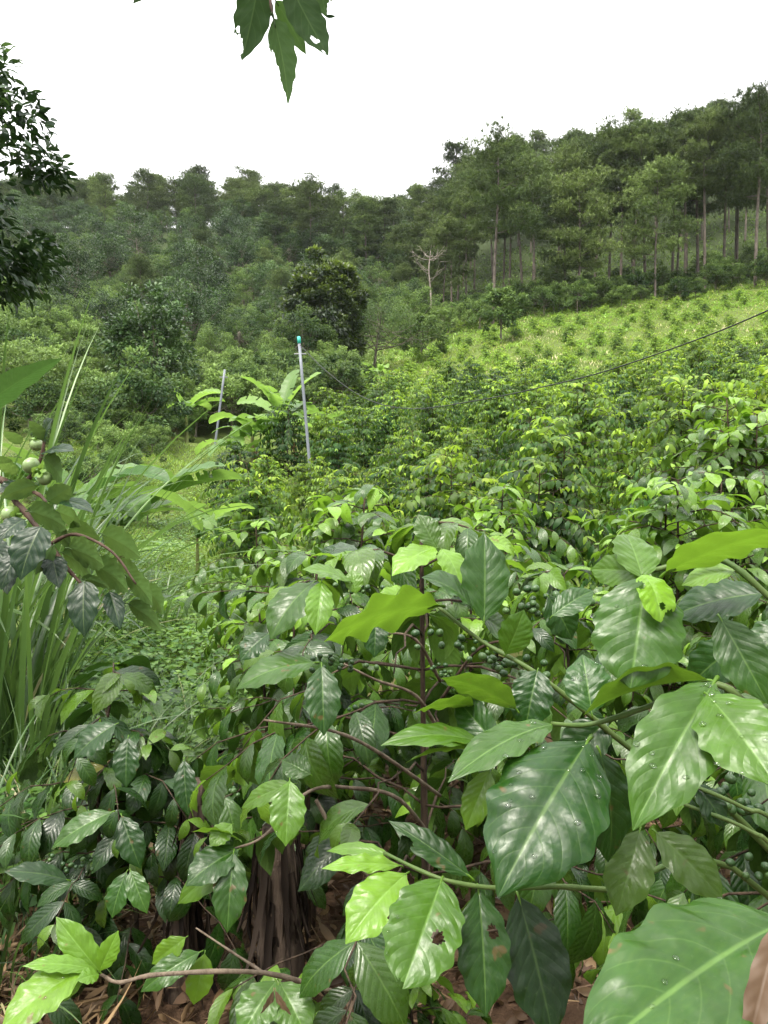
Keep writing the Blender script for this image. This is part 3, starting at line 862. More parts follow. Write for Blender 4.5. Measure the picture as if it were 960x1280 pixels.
# single trees one can tell apart
o = mk_broad('broadleaf_tree', 'broad_lit_top', seed=31, h=9.2, r_c=3.3, base=.04, clumps=230, per=110, leafL=.36, young=(.0, .25), bright=(.2, .45), top_young=.45, lobes=.2, rc=.5, inner=.2)  # lit yellow-green top painted into the leaf tint, darker leaves below
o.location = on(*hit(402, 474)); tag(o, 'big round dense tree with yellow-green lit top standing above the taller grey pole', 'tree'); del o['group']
o = mk_broad('broadleaf_tree', 'broad', seed=32, h=6.6, r_c=4.0, base=.1, clumps=120, per=80, leafL=.2, leafW=.3, young=(.05, .35), bright=(.3, .6), flat=.95, lobes=.25, rc=.66)
o.location = on(*hit(468, 468)); tag(o, 'wide grey-green feathery tree in front of the round tree, at the field corner', 'tree'); del o['group']
o = mk_broad('broadleaf_tree', 'broad_dark', seed=33, h=6.8, r_c=2.5, base=.06, clumps=95, per=70, leafL=.3, young=(.05, .55), lobes=.3)
o.location = on(*hit(190, 520)); tag(o, 'dark upright leafy tree on the left slope above the banana clump', 'tree'); del o['group']
o = mk_broad('broadleaf_tree', 'broad', seed=34, h=3.6, r_c=1.5, base=.15, clumps=36, per=60, leafL=.24, young=(.1, .5), lobes=.3, rc=.6)
o.location = on(*hit(428, 520)); tag(o, 'small thin-stemmed tree beside the cable, right of the taller pole', 'tree'); del o['group']
o = mk_broad('broadleaf_tree', 'broad', seed=35, h=4.6, r_c=1.8, base=.05, clumps=50, per=60, leafL=.34, young=(.25, .6), bright=(.45, .75), lobes=.35)
o.location = on(*hit(527, 452)); tag(o, 'small fresh green tree at the top of the field below the dead tree', 'tree'); del o['group']
o = mk_broad('broadleaf_tree', 'broad', seed=36, h=4.8, r_c=1.7, base=.05, clumps=50, per=60, leafL=.34, young=(.35, .75), bright=(.5, .8), lobes=.3)
o.location = on(*hit(626, 428)); tag(o, 'rounded light green tree at the field edge beneath the tall pinkish-trunked pine', 'tree'); del o['group']
o = mk_broad('broadleaf_tree', 'broad', seed=37, h=6, r_c=2.2, base=.05, clumps=54, per=60, leafL=.34, young=(.25, .6), bright=(.45, .7), lobes=.35)
o.location = on(*hit(410, 472)); tag(o, 'pale green tree between the round bright-topped tree and the feathery tree', 'tree'); del o['group']

# dead tree
def dead_tree(label, loc, h, seed, name='dead_tree'):
    rr = np.random.default_rng(seed); t = thing(name, label, 'dead tree', loc)
    mb = MB(); pts = smooth_path([(0, 0, -.3), (.15, .05, h * .4), (-.1, 0, h * .75), (.1, 0, h)], 6)
    tube(mb, pts, np.linspace(.016 * h, .004 * h, len(pts)), sides=8)
    mb.build('trunk', M['deadwood'], t)
    for i in range(15):
        f = rr.uniform(.4, .98); k = f * (len(pts) - 1); c = pts[int(k)]
        d = hdir(i * 2.4, rr.uniform(.1, .9)); ln = h * rr.uniform(.14, .34)
        mb = MB(); bp = smooth_path([c, c + d * ln * .5 + np.array([0, 0, -.05 * ln]), c + d * ln + np.array([0, 0, .15 * ln])], 4)
        tube(mb, bp, .0036 * h, .0011 * h, 5)
        for j in range(3):
            q = bp[rr.integers(3, len(bp))]; tube(mb, smooth_path([q, q + norm(d + rr.normal(size=3) * .6) * ln * .35], 3), .0022 * h, .0008 * h, 4)
        mb.build('branch', M['deadwood'], t)
    return t
dead_tree('bare bleached dead tree with forked limbs between the feathery tree and the tall pines', on(*hit(537, 412)), 9.3, 5)
dead_tree('twisted pale half-dead tree in the middle of the left hillside', on(*at(176, 125)), 7.5, 9)
dead_tree('thin bare grey snag among the shrubs on the left slope', on(*at(248, 100)), 5.5, 12)

# the rest of the hillside, spaced so that crowns overlap like a wood
occ = [np.array(hit(u, v)) for u, v in [(402, 474), (468, 468), (190, 520), (527, 452), (410, 472)]]
cand = []
def scatter(n, ulo, uhi, ylo, yhi, dist, bias=1.0):
    out = []
    for _ in range(6000):
        if len(out) >= n: break
        u = r.uniform(ulo, uhi); Y = ylo + (yhi - ylo) * r.random() ** bias
        p = np.array(at(u, Y))
        if all(np.hypot(*(p - q)) > dist for q in out) and all(np.hypot(*(p - q)) > dist * .9 for q in occ): out.append(p)
    occ.extend(out)
    return out
G1 = 'dark trees high on the left hillside'; G2 = 'pale shrubby trees low on the left hillside'
for p in scatter(74, -20, 545, 118, 162, 4.3):
    if r.random() < .62:
        DARK.plant(int(r.integers(0, 2)), 'dark leafy tree in the hazy wood below the far ridge', on(*p), r.uniform(0, 6.28), r.uniform(.75, 1.2), group='dark leafy trees below the far ridge')
    else:
        PALE.plant(int(r.integers(0, 3)), 'paler bushy tree in the hazy wood below the far ridge', on(*p), r.uniform(0, 6.28), r.uniform(.75, 1.1), group='paler bushy trees below the far ridge')
for p in scatter(52, -40, 520, 82, 118, 4.4):
    if r.random() < .4:
        DARK.plant(int(r.integers(0, 2)), 'dark round tree halfway up the left hillside', on(*p), r.uniform(0, 6.28), r.uniform(.6, 1.25), group='dark round trees halfway up the left hillside')
    else:
        PALE.plant(int(r.integers(0, 3)), 'grey-green loose tree halfway up the left hillside', on(*p), r.uniform(0, 6.28), r.uniform(.6, .95), group='grey-green loose trees halfway up the left hillside')
for p in scatter(15, -20, 520, 84, 118, 4.5):
    RIDGE.plant(int(r.integers(0, 2)), 'slender pine standing alone among leafy trees halfway up the left hillside', on(*p), r.uniform(0, 6.28), r.uniform(.5, .75), group='slender pines among the trees of the left hillside')
for p in scatter(44, -40, 440, 56, 82, 3.4):
    if r.random() < .4:
        DARK.plant(int(r.integers(0, 2)), 'dark bushy tree on the lower left slope above the path', on(*p), r.uniform(0, 6.28), r.uniform(.45, .9), group='dark bushy trees on the lower left slope')
    else:
        PALE.plant(int(r.integers(0, 3)), 'bushy grey-green tree on the lower left slope above the path', on(*p), r.uniform(0, 6.28), r.uniform(.45, .8), group='grey-green bushy trees on the lower left slope')
lowp = scatter(60, 0, 430, 41, 60, 2.0)
for p in lowp:
    LOW.plant(int(r.integers(0, 3)), 'leafy green shrub in the hollow behind the two grey poles', on(*p), r.uniform(0, 6.28), r.uniform(.7, 1.2), group='leafy shrubs in the hollow behind the poles')
# rounded shrubs at the far end of the grassy path
for i, (u, Y, s, lab) in enumerate([(193, 34, .45, 'small dome-shaped dark shrub at the end of the grassy path'), (150, 33, .7, 'broad dark shrub left of the dome-shaped shrub at the path end'),
                                    (222, 38, .5, 'low dark shrub right of the dome-shaped shrub at the path end'), (120, 36, .8, 'tall dark shrub by the path end behind the long grass'), (245, 43, .5, 'low shrub behind the shorter grey pole')]):
    LOW.plant(1, lab, on(*at(u, Y)), r.uniform(0, 6), s)
for p in scatter(16, 30, 192, 17, 30, 1.3):
    LOW.plant(int(r.integers(0, 3)), 'small leafy shrub on the left verge of the grassy path', on(*p), r.uniform(0, 6.28), r.uniform(.25, .5), group='small shrubs on the left verge of the path')
for p in scatter(18, -60, 190, 28, 46, 1.9):
    LOW.plant(int(r.integers(0, 3)), 'shrub on the bank behind the long grass at the left', on(*p), r.uniform(0, 6.28), r.uniform(.6, 1.1), group='shrubs on the bank behind the long grass')
# bushes along the top of the field, under the pines
us = np.linspace(548, 1000, 40)
for i, u in enumerate(us):
    u = u + r.normal() * 5; Y = r.uniform(79, 88)
    LOW.plant(int(r.integers(0, 3)), 'leafy bush along the top of the field under the pines', on(*at(u, Y)), r.uniform(0, 6.28), r.uniform(.6, 1.15), group='leafy bushes along the top of the field')
for i in range(26):
    p = at(r.uniform(545, 1000), r.uniform(89, 108))
    LOW.plant(int(r.integers(0, 3)), 'shaded bush on the floor of the pine wood between trunks', on(*p), r.uniform(0, 6.28), r.uniform(.5, 1.1), group='shaded bushes on the floor of the pine wood')

# unseen trees added behind the photographer to close off low sky and darken leaf reflections
for i, (a, d) in enumerate([(-1.25, 10.5), (-.7, 12), (-.1, 10), (.55, 12.5), (1.2, 11)]):
    DARK.plant(i, 'added unseen tree behind the photographer, closing off low sky', on(math.sin(a) * d, -math.cos(a) * d), i * 1.3, r.uniform(.8, 1.05), group='added unseen trees behind the photographer')
# near tree at the left margin
tr, cr = broad_proto(seed=41, h=7.6, r_c=2.35, base=.3, clumps=190, per=110, leafL=.15, leafW=.45, young=(.0, .35), bright=(.25, .6), lobes=.14, droopy=.25, rc=.46, nu=4, inner=.3)
t = thing('broadleaf_tree', 'dark glossy-leaved tree leaning in at the left margin against the sky', 'tree', on(-6.7, 9.0))
tr.build('trunk', M['bark'], t); cr.build('crown', M['broad_dark'], t)
for K in (RIDGE, PINE, PINE_OPEN, PINE_SHORT, DARK, PALE, LOW): K.drop_unused()

# ------------------------------------------------------------------ coffee field
CF = Kind([coffee_proto('coffee shrub', 50 + i, None, h=h, spread=sp, stems=st, tier=.1, leafL=ll, gap=.062, nu=3, ns=2, young=yg, top_young=ty, start=.04, bare=.12, bright=(.2, .7), taper=.62, odd=.004)
           for i, (h, sp, st, ll, yg, ty) in enumerate([(1.8, 1.05, 3, .15, (.02, .4), .95), (1.85, 1.1, 3, .15, (.08, .5), 1.0), (1.75, 1.0, 3, .15, (0, .3), .75), (1.8, 1.1, 3, .15, (.2, .65), .95)])])
CD = Kind([coffee_proto('coffee shrub', 60, None, h=1.85, spread=.95, stems=3, tier=.1, leafL=.15, gap=.065, nu=3, ns=2, young=(0, .08), top_young=.15, start=.1, bright=(.1, .4))])
CY = Kind([coffee_proto('coffee shrub', 70 + i, None, h=1.35, spread=.95, stems=3, tier=.1, leafL=.17, gap=.075, nu=3, ns=2, young=(.2, .75), top_young=.95, start=.04, bare=.1, taper=.6, odd=.004) for i in range(2)])
rows = []
ncof = 0
Y = 6.6; row = 0
fieldpts = []
while Y < 77:
    row += 1
    sp = 1.85 if Y < 22 else (2.2 if Y < 40 else 2.35)
    ul = np.interp(Y, [6, 9, 13, 16, 22, 30, 37, 45, 60, 80], [640, 560, 340, 300, 312, 405, 415, 445, 470, 500])
    x0, x1 = at(ul, Y)[0], at(1010, Y)[0]
    x = x0 + r.uniform(0, .6); k = 0
    while x < x1:
        k += 1
        xx, yy = x + r.normal() * .18, Y + r.normal() * .28 + .5 * math.sin(x * .35)
        u = 480 + xx / yy * FPX
        young = Y > 47
        skip = (young and r.random() < .18) or (Y < 8 and u > 850)
        # the open grass strip that crosses the upper field
        if 44.5 < Y < 48.5 and u > 600 : skip = r.random() < .75
        if not skip:
            s = r.uniform(.8, 1.3) * (1.05 if Y < 20 else 1.06) * (np.interp(Y, [47, 60, 78], [.85, .72, .6]) if young else 1)
            rowlab = f'{ORD[k]} from the left in the {ORD[row]} row up the slope'
            rn = r.random()
            if young:
                CY.plant(int(r.integers(0, 2)), f'young coffee shrub, {rowlab}', on(xx, yy), r.uniform(0, 6.28), s, group='young coffee shrubs on the upper slope')
            elif rn < .11:
                CD.plant(0, f'very dark green coffee shrub, {rowlab}', on(xx, yy), r.uniform(0, 6.28), s, group='coffee shrubs of the field')
            else:
                i = int(r.integers(0, 4))
                CF.plant(i, f'{["green", "bright green", "mid green", "yellow-green"][i]} coffee shrub, {rowlab}', on(xx, yy), r.uniform(0, 6.28), (s, s, s * r.uniform(.9, 1.12)), group='coffee shrubs of the field')
            ncof += 1; fieldpts.append((xx, yy))
        x += sp * r.uniform(.85, 1.15)
    Y += (1.9 if Y < 22 else (2.3 if Y < 40 else 2.75))
open('/tmp/ncof.txt', 'w').write(str(ncof)) if False else None
for K in (CF, CD, CY): K.drop_unused()
FIELD = np.array(fieldpts)

# ------------------------------------------------------------------ grass and weeds
def grass_mesh(name, xy, L, W, mat, yellow, bright, lean=.5, kind='blade', nu=2, droop=(.2, 1.0), flat=0.0, dz=-.01):
    n = len(xy); a = r.uniform(0, 2 * PI, n)
    z = H(xy[:, 0], xy[:, 1]) + dz
    X = np.stack([np.cos(a) * lean, np.sin(a) * lean, np.full(n, 1.0 - flat)], -1) + r.normal(size=(n, 3)) * .15
    Z = np.stack([-np.cos(a), -np.sin(a), np.full(n, .4)], -1) if not flat else np.stack([r.normal(size=n) * .3, r.normal(size=n) * .3, np.ones(n)], -1)
    mb = MB()
    T = tints(n, yellow, bright, r)
    pt = np.sin(xy[:, 0] * .9 + 1.3 * np.sin(xy[:, 1] * .31)) * np.sin(xy[:, 1] * .55 + np.sin(xy[:, 0] * .7))
    T[:, 0] = np.clip(T[:, 0] + .22 * pt + np.where((xy[:, 0] > -30) & (xy[:, 1] < 92), np.clip((xy[:, 1] - 35) / 70, 0, .42), 0), 0, 1); T[:, 1] = np.clip(T[:, 1] - .15 * np.sin(xy[:, 0] * 2.1) * np.sin(xy[:, 1] * 1.1), 0, 1)
    leaves(mb, np.column_stack([xy, z]), X, Z, L, W, droop=r.uniform(*droop, n), fold=.15, tint=T, nu=nu, ns=1, kind=kind, rng=r)
    o = mb.build(name, mat); o['kind'] = 'stuff'
    return o
def polar(n, ulo, uhi, ylo, yhi, p=2.0):
    Y = (ylo ** (1 / p) + (yhi ** (1 / p) - ylo ** (1 / p)) * r.random(n)) ** p
    u = r.uniform(ulo, uhi, n)
    return np.column_stack([(u - 480) / FPX * Y, Y]), u
# rough grass between the shrubs of the slope
xy, u = polar(120000, 420, 1060, 12, 92, 1.4)
keep = u > np.interp(xy[:, 1], [12, 20, 30, 45, 80], [300, 330, 410, 450, 480])
clump = np.sin(xy[:, 0] * 1.1 + 2 * np.sin(xy[:, 1] * .5)) + np.sin(xy[:, 1] * 1.3 + xy[:, 0] * .4)
keep &= r.random(len(xy)) < .45 + .3 * clump
xy = xy[keep]; n = len(xy)
grass_mesh('grass', xy, r.uniform(.2, .55, n) * np.clip(xy[:, 1] / 40, .7, 1.1), .012 + .0007 * xy[:, 1], M['grass'], (.15, .75), (.25, .75), .55)
# the grassy path and its weeds
xy, u = polar(60000, 60, 430, 4.5, 34, 1.3)
w_ = np.interp(xy[:, 1], [4, 6, 10, 15, 20, 28, 34], [200, 230, 300, 300, 300, 300, 420])
keep = u < w_
xy = xy[keep]; n = len(xy)
grass_mesh('grass', xy, r.uniform(.08, .28, n), .008 + .0006 * xy[:, 1], M['grass'], (.2, .7), (.4, .75), .6)
xy, u = polar(46000, 40, 330, 3.6, 24, 1.3)
pm = np.sin(xy[:, 0] * 2.3) + np.sin(xy[:, 1] * 1.7 + xy[:, 0]) > -.6
xy = xy[pm]; n = len(xy)
L = r.uniform(.035, .085, n)
o = grass_mesh('ground_cover', xy, L, L * r.uniform(.5, .9, n), M['weed'], (.1, .75), (.35, .75), 1.0, kind='oval', nu=3, droop=(.1, .6), flat=.75, dz=0)
# lift the leaves to a low uneven canopy
me = o.data; co_ = np.empty(len(me.vertices) * 3, np.float32); me.vertices.foreach_get('co', co_); co_ = co_.reshape(-1, 3)
lift = r.random(n) ** 1.5 * .22 * (.5 + .5 * (np.sin(xy[:, 0] * 3.1 + 1) * np.sin(xy[:, 1] * 2.2) + 1) / 1.0)
co_[:, 2] += np.repeat(lift, len(co_) // n); me.vertices.foreach_set('co', co_.ravel()); me.update()
# weeds and scrub that fuzz the upper slope, in patches
xy, u = polar(90000, 440, 1060, 30, 90, 1.4)
keep = u > np.interp(xy[:, 1], [30, 45, 80], [420, 455, 485])
pw = np.sin(xy[:, 0] * .8 + 2 * np.sin(xy[:, 1] * .35)) + np.sin(xy[:, 1] * .9 + xy[:, 0] * .5) + np.sin(xy[:, 0] * 2.1 - xy[:, 1] * 1.7) * .6
keep &= ((pw > 1.0) & (xy[:, 1] > 42)) | (xy[:, 1] > 70) & (r.random(len(xy)) < .6)
xy = xy[keep]; n = len(xy)
grass_mesh('undergrowth', xy, r.uniform(.25, .75, n), r.uniform(.06, .16, n), M['weed'], (.2, .95), (.2, .8), .7, kind='simple', nu=2, droop=(.3, 1.3))
xy, u = polar(30000, 480, 1060, 40, 88, 1.4)
pw = np.sin(xy[:, 0] * .45 + 1.7) + np.sin(xy[:, 1] * .5 + xy[:, 0] * .2 + 2)
xy = xy[pw > .7]; n = len(xy)
grass_mesh('dry_grass', xy, r.uniform(.3, .6, n), .02 + .0006 * xy[:, 1], M['tallgrass'], (.8, 1), (.4, .9), .6)
# undergrowth of the woods
xy, u = polar(70000, -40, 1050, 46, 135, 1.4)
keep = (u < np.interp(xy[:, 1], [46, 60, 80], [440, 470, 500])) | (xy[:, 1] > 86)
xy = xy[keep]; n = len(xy)
grass_mesh('undergrowth', xy, r.uniform(.4, 1.1, n), r.uniform(.1, .3, n), M['broad'], (.15, .65), (.25, .65), .7, kind='simple', nu=2, droop=(.2, 1.2))
# ------------------------------------------------------------------ poles, cable, bananas
def pole(label, u_base, v_base, u_top, v_top, Y, rad, cap=True):
    x, y = at(u_base, Y); b = np.array([x, y, float(H(x, y))]); top = px(u_top, v_top, Y + .1)
    t = thing('utility_pole', label, 'pole', b)
    mb = MB(); tube(mb, np.linspace([0, 0, -.4], top - b, 6), rad, rad * .96, 14); mb.build('shaft', plain_mat('galvanised_grey_pole', (.15, .165, .19), .5, .12, 3, .5), t)
    d = norm(top - b)
    if cap:
        mb = MB(); tube(mb, np.array([top - b - d * .03, top - b + d * .16, top - b + d * .18]), [rad * 1.18, rad * 1.18, rad * .7], sides=14)
        mb.build('cap', plain_mat('teal_cap', (.05, .42, .34), .5, .1), t)
    mb = MB(); c = top - b - d * .35
    tube(mb, np.array([c + [-.18, 0, 0], c + [.18, 0, 0]]), .022, .022, 6); mb.build('bracket', plain_mat('steel_bracket', (.2, .2, .21), .5, .1), t)
    return top
ptop = pole('taller leaning grey pole with teal cap beside the banana clump', 393, 566, 374, 428, 22, .046)
pole('shorter plain grey pole at the end of the grassy path', 267, 560, 281, 462, 33, .052, cap=False)
mb = MB()
cab = [ptop - np.array([0, 0, .05]), px(408, 464, 20.6), px(455, 497, 18.8), px(512, 511, 16.8), px(600, 500, 14.4), px(690, 481, 12.6), px(760, 463, 11.2), px(870, 425, 9.4), px(960, 388, 8.3), px(1060, 340, 7.4), px(1250, 240, 6.2)]
tube(mb, smooth_path(cab, 8), .0095, .0095, 8)
tag(mb.build('cable', plain_mat('black_rubber_cable', (.012, .012, .013), .5, .1)), 'black cable sagging from the taller pole across the coffee field', 'cable')

def bl(u, Y, dz=0): return on(*at(u, Y), dz)
banana('tall banana plant with one upright torn leaf beside the taller pole', bl(352, 28.2), 3, h=3.5, n=8, leafL=2.0, leafW=.62, young=.5, upright=.7, dead=1, bend=.5)
banana('banana plant with broad arching leaves left of the taller pole', bl(316, 26.5), 4, h=2.9, n=10, leafL=1.5, leafW=.58, young=.5, upright=.35, dead=1, bend=.8)
banana('banana plant with crowded pale leaves between two others left of the taller pole', bl(336, 26.2), 14, h=2.6, n=9, leafL=1.4, leafW=.55, young=.6, upright=.5, dead=0, bend=.7)
banana('short leafy banana sucker at the foot of the banana clump', bl(300, 26), 15, h=2.0, n=8, leafL=1.5, leafW=.5, young=.55, upright=.3, dead=0, bend=.9)
banana('low banana plant at the foot of the taller pole', bl(402, 31), 5, h=2.0, n=8, leafL=1.6, leafW=.6, young=.5, upright=.3, dead=0)
banana('banana plant with pale leaves against the dark slope left of the shorter pole', bl(234, 38), 6, h=3.4, n=9, leafL=1.9, leafW=.65, young=.5, upright=.3, dead=1)
banana('broad banana plant with hanging brown leaf behind the tall grass', bl(150, 9.6), 7, h=2.0, n=11, leafL=1.35, leafW=.45, young=.35, upright=.35, dead=2, rz=1.0, stem=.09)
banana('slender young banana plant with reddish stem beside the grassy path', bl(246, 12.2), 8, h=1.5, n=6, leafL=.95, leafW=.3, young=.6, upright=.55, dead=0, stem=.035)
banana('bright banana plant rising behind the long grass blades', bl(88, 8.2), 9, h=2.5, n=10, leafL=1.4, leafW=.42, young=.3, upright=.45, dead=0, rz=.4)
banana('pale banana plant at the field corner below the feathery tree', bl(448, 50), 10, h=2.4, n=7, leafL=1.7, leafW=.5, young=.7, upright=.3, dead=0)
banana('banana plant second from the feathery tree at the field corner', bl(474, 53), 12, h=2.0, n=7, leafL=1.6, leafW=.5, young=.75, upright=.3, dead=0)

# ------------------------------------------------------------------ tall grass at the left
def tussock(label, x, y, seed, n=110, h=1.6, wd=.022, spread=.2, yellow=(.15, .7), dry=.08, lean=(0, 0), fan=.3, dr_=(.3, 1.35), lo=.5):
    rr = np.random.default_rng(seed); mb = MB()
    a = rr.uniform(0, 2 * PI, n); rad = spread * np.sqrt(rr.random(n))
    P = np.stack([np.cos(a) * rad, np.sin(a) * rad, np.full(n, -.03)], -1)
    a2 = a + rr.normal(size=n) * .7
    L = h * rr.uniform(lo, 1.15, n)
    X = np.stack([np.cos(a2) * rr.uniform(.03, fan, n) + lean[0], np.sin(a2) * rr.uniform(.03, fan, n) + lean[1], np.ones(n)], -1)
    Z = np.stack([-np.cos(a2), -np.sin(a2), np.full(n, .3)], -1) + rr.normal(size=(n, 3)) * .25
    T = tints(n, yellow, (.12, .65), rr); dr = (rr.random(n) < dry) & (L < h * .8); T[dr, 0] = rr.uniform(.85, 1, dr.sum())
    leaves(mb, P, X, Z, L, wd * rr.uniform(.45, 1.1, n), droop=rr.uniform(*dr_, n), fold=.3, twist=rr.normal(size=n) * .5, tint=T, nu=12, ns=2, kind='blade', rng=rr)
    o = mb.build('tall_grass', M['tallgrass']); o.location = on(x, y)
    tag(o, label, 'grass tussock', 'tall grass tussocks by the path')
    return o
tussock('tallest grass tussock with one blade standing high against the hillside', -1.85, 3.5, 1, lean=(-.06, 0), n=55, h=2.5, wd=.03, fan=.16, dr_=(.3, 1.2), lo=.6, yellow=(.25, .8), spread=.22)
tussock('tall grass tussock at the left margin below the persimmon branch', -1.62, 2.75, 2, n=14, h=1.1, wd=.02, yellow=(.1, .55))
tussock('grass tussock with long arching blades behind the persimmon leaves', -2.5, 4.4, 3, lean=(-.16, 0), n=90, h=2.35, wd=.034, fan=.2, dr_=(.45, 1.35), lo=.6, yellow=(.2, .75), spread=.3)
tussock('thin dry-tipped grass tussock beside the path at the left margin', -1.38, 3.0, 4, n=70, h=.85, wd=.013, yellow=(.2, .7), dry=.2)
tussock('grass tussock farthest along the path edge, behind the arching one', -3.4, 5.6, 5, lean=(-.16, 0), n=90, h=2.4, wd=.034, fan=.22, dr_=(.45, 1.35), lo=.6, yellow=(.25, .8), spread=.35)
tussock('low fine grass tussock at the foot of the left coffee shrub', -1.3, 2.35, 6, n=110, h=.6, wd=.01, yellow=(.2, .8), dry=.15, spread=.3)
tussock('fine pale grass tussock in the weeds of the path', -1.25, 4.3, 7, n=80, h=.75, wd=.011, yellow=(.4, .85), dry=.2, spread=.3)
tussock('short grass tussock under the broad banana plant', -2.55, 7.6, 8, n=120, h=1.1, wd=.02, yellow=(.3, .8), spread=.4)
tussock('blue-green grass tussock between the broad banana and the path', -2.9, 6.7, 9, n=100, h=1.35, wd=.022, yellow=(.1, .5), spread=.35)

tussock('crowded upright grass tussock of broad pale blades behind the persimmon fruits', -2.05, 3.95, 14, n=90, h=2.3, wd=.036, yellow=(.25, .75), spread=.3, fan=.17, dr_=(.25, .95), lo=.6)
tussock('full grass tussock of broad drooping blades between the persimmon fruits and the hillside', -2.75, 4.75, 13, lean=(-.1, 0), n=170, h=2.15, wd=.04, yellow=(.15, .7), spread=.35, fan=.4, dr_=(.6, 1.5), lo=.6)
tussock('tangled thin grass tussock with dry blades below the lowest persimmon leaf', -1.6, 3.05, 10, n=230, h=.85, wd=.009, yellow=(.2, .8), dry=.25, spread=.4, fan=.7, dr_=(.4, 1.8))
tussock('tangled thin grass tussock with dry blades at the very left margin', -1.95, 3.3, 11, n=230, h=.95, wd=.01, yellow=(.15, .7), dry=.2, spread=.4, fan=.7, dr_=(.4, 1.8))
tussock('tangled thin grass tussock between the left coffee shrub and the path weeds', -1.4, 3.7, 12, n=200, h=.7, wd=.008, yellow=(.3, .85), dry=.2, spread=.4, fan=.7, dr_=(.4, 1.8))
n = 6000
xy = np.column_stack([r.uniform(-2.7, -.95, n), r.uniform(2.5, 6.0, n)]); L = r.uniform(.03, .085, n)
o = grass_mesh('leafy_weeds', xy, L, L * r.uniform(.5, .9, n), M['weed'], (.05, .6), (.2, .7), 1.0, kind='oval', nu=3, droop=(.1, .7), flat=.75, dz=0)
me = o.data; co_ = np.empty(len(me.vertices) * 3, np.float32); me.vertices.foreach_get('co', co_); co_ = co_.reshape(-1, 3)
co_[:, 2] += np.repeat(r.random(n) ** 1.3 * .5 * (.55 + .45 * np.sin(xy[:, 0] * 4 + 1) * np.sin(xy[:, 1] * 3)), len(co_) // n); me.vertices.foreach_set('co', co_.ravel()); me.update()
# dry straw and fallen leaves on the ground
def litter(name, n, box, L, W, yellow, seed, kind='blade'):
    rr = np.random.default_rng(seed); xy = np.column_stack([rr.uniform(box[0], box[1], n), rr.uniform(box[2], box[3], n)])
    a = rr.uniform(0, 2 * PI, n); mb = MB()
    X = np.stack([np.cos(a), np.sin(a), rr.normal(size=n) * .22 + .08], -1); Z = np.stack([rr.normal(size=n) * .5, rr.normal(size=n) * .5, np.ones(n)], -1)
    P = np.column_stack([xy, H(xy[:, 0], xy[:, 1]) + rr.uniform(.0, .07, n)])
    ll = rr.uniform(*L, n)
    leaves(mb, P, X, Z, ll, ll * W, droop=rr.normal(size=n) * .5, fold=rr.uniform(0, .7, n), twist=rr.normal(size=n), tint=tints(n, yellow, (.25, .75), rr), nu=5, ns=2, kind=kind, rng=rr)
    o = mb.build(name, M['dryleaf']); o['kind'] = 'stuff'
litter('straw', 1500, (-2.0, -.75, 1.9, 3.9), (.1, .32), .06, (.3, 1), 3)
litter('fallen_leaves', 3500, (-1.6, 1.6, 1.2, 4.2), (.03, .11), .36, (.0, .7), 4, 'coffee')
litter('twig_litter', 1600, (-1.6, 1.6, 1.2, 4.2), (.05, .22), .035, (.1, .9), 5)
# ------------------------------------------------------------------ plants beside the photographer
DROP = NT('rain_water')
_fr = DROP.n('ShaderNodeFresnel'); _fr.inputs[0].default_value = 1.33
_tp = DROP.n('ShaderNodeBsdfTransparent'); _gl = DROP.n('ShaderNodeBsdfGlossy'); _gl.inputs['Roughness'].default_value = .03
_ms = DROP.n('ShaderNodeMixShader'); DROP.l(_fr.outputs[0], _ms.inputs[0]); DROP.l(_tp.outputs[0], _ms.inputs[1]); DROP.l(_gl.outputs[0], _ms.inputs[2])
M['drop'] = DROP.done(_ms.outputs[0])
_m = MB(); ball(_m, (0, 0, 0), 1, 10, 7, .5); DROPMESH = _m.mesh('raindrop', M['drop'])
BERRYMESH = []
for _i in range(5):
    _m = MB(); ball(_m, (0, 0, 0), 1, 10, 7, 1.15, tint=[.05 + .15 * _i, .4 + .05 * _i, 0, 1]); BERRYMESH.append(_m.mesh('coffee_berry', M['berry']))
hr = np.random.default_rng(77)
CR, CU, CT = RIGHT, UP, -FWD

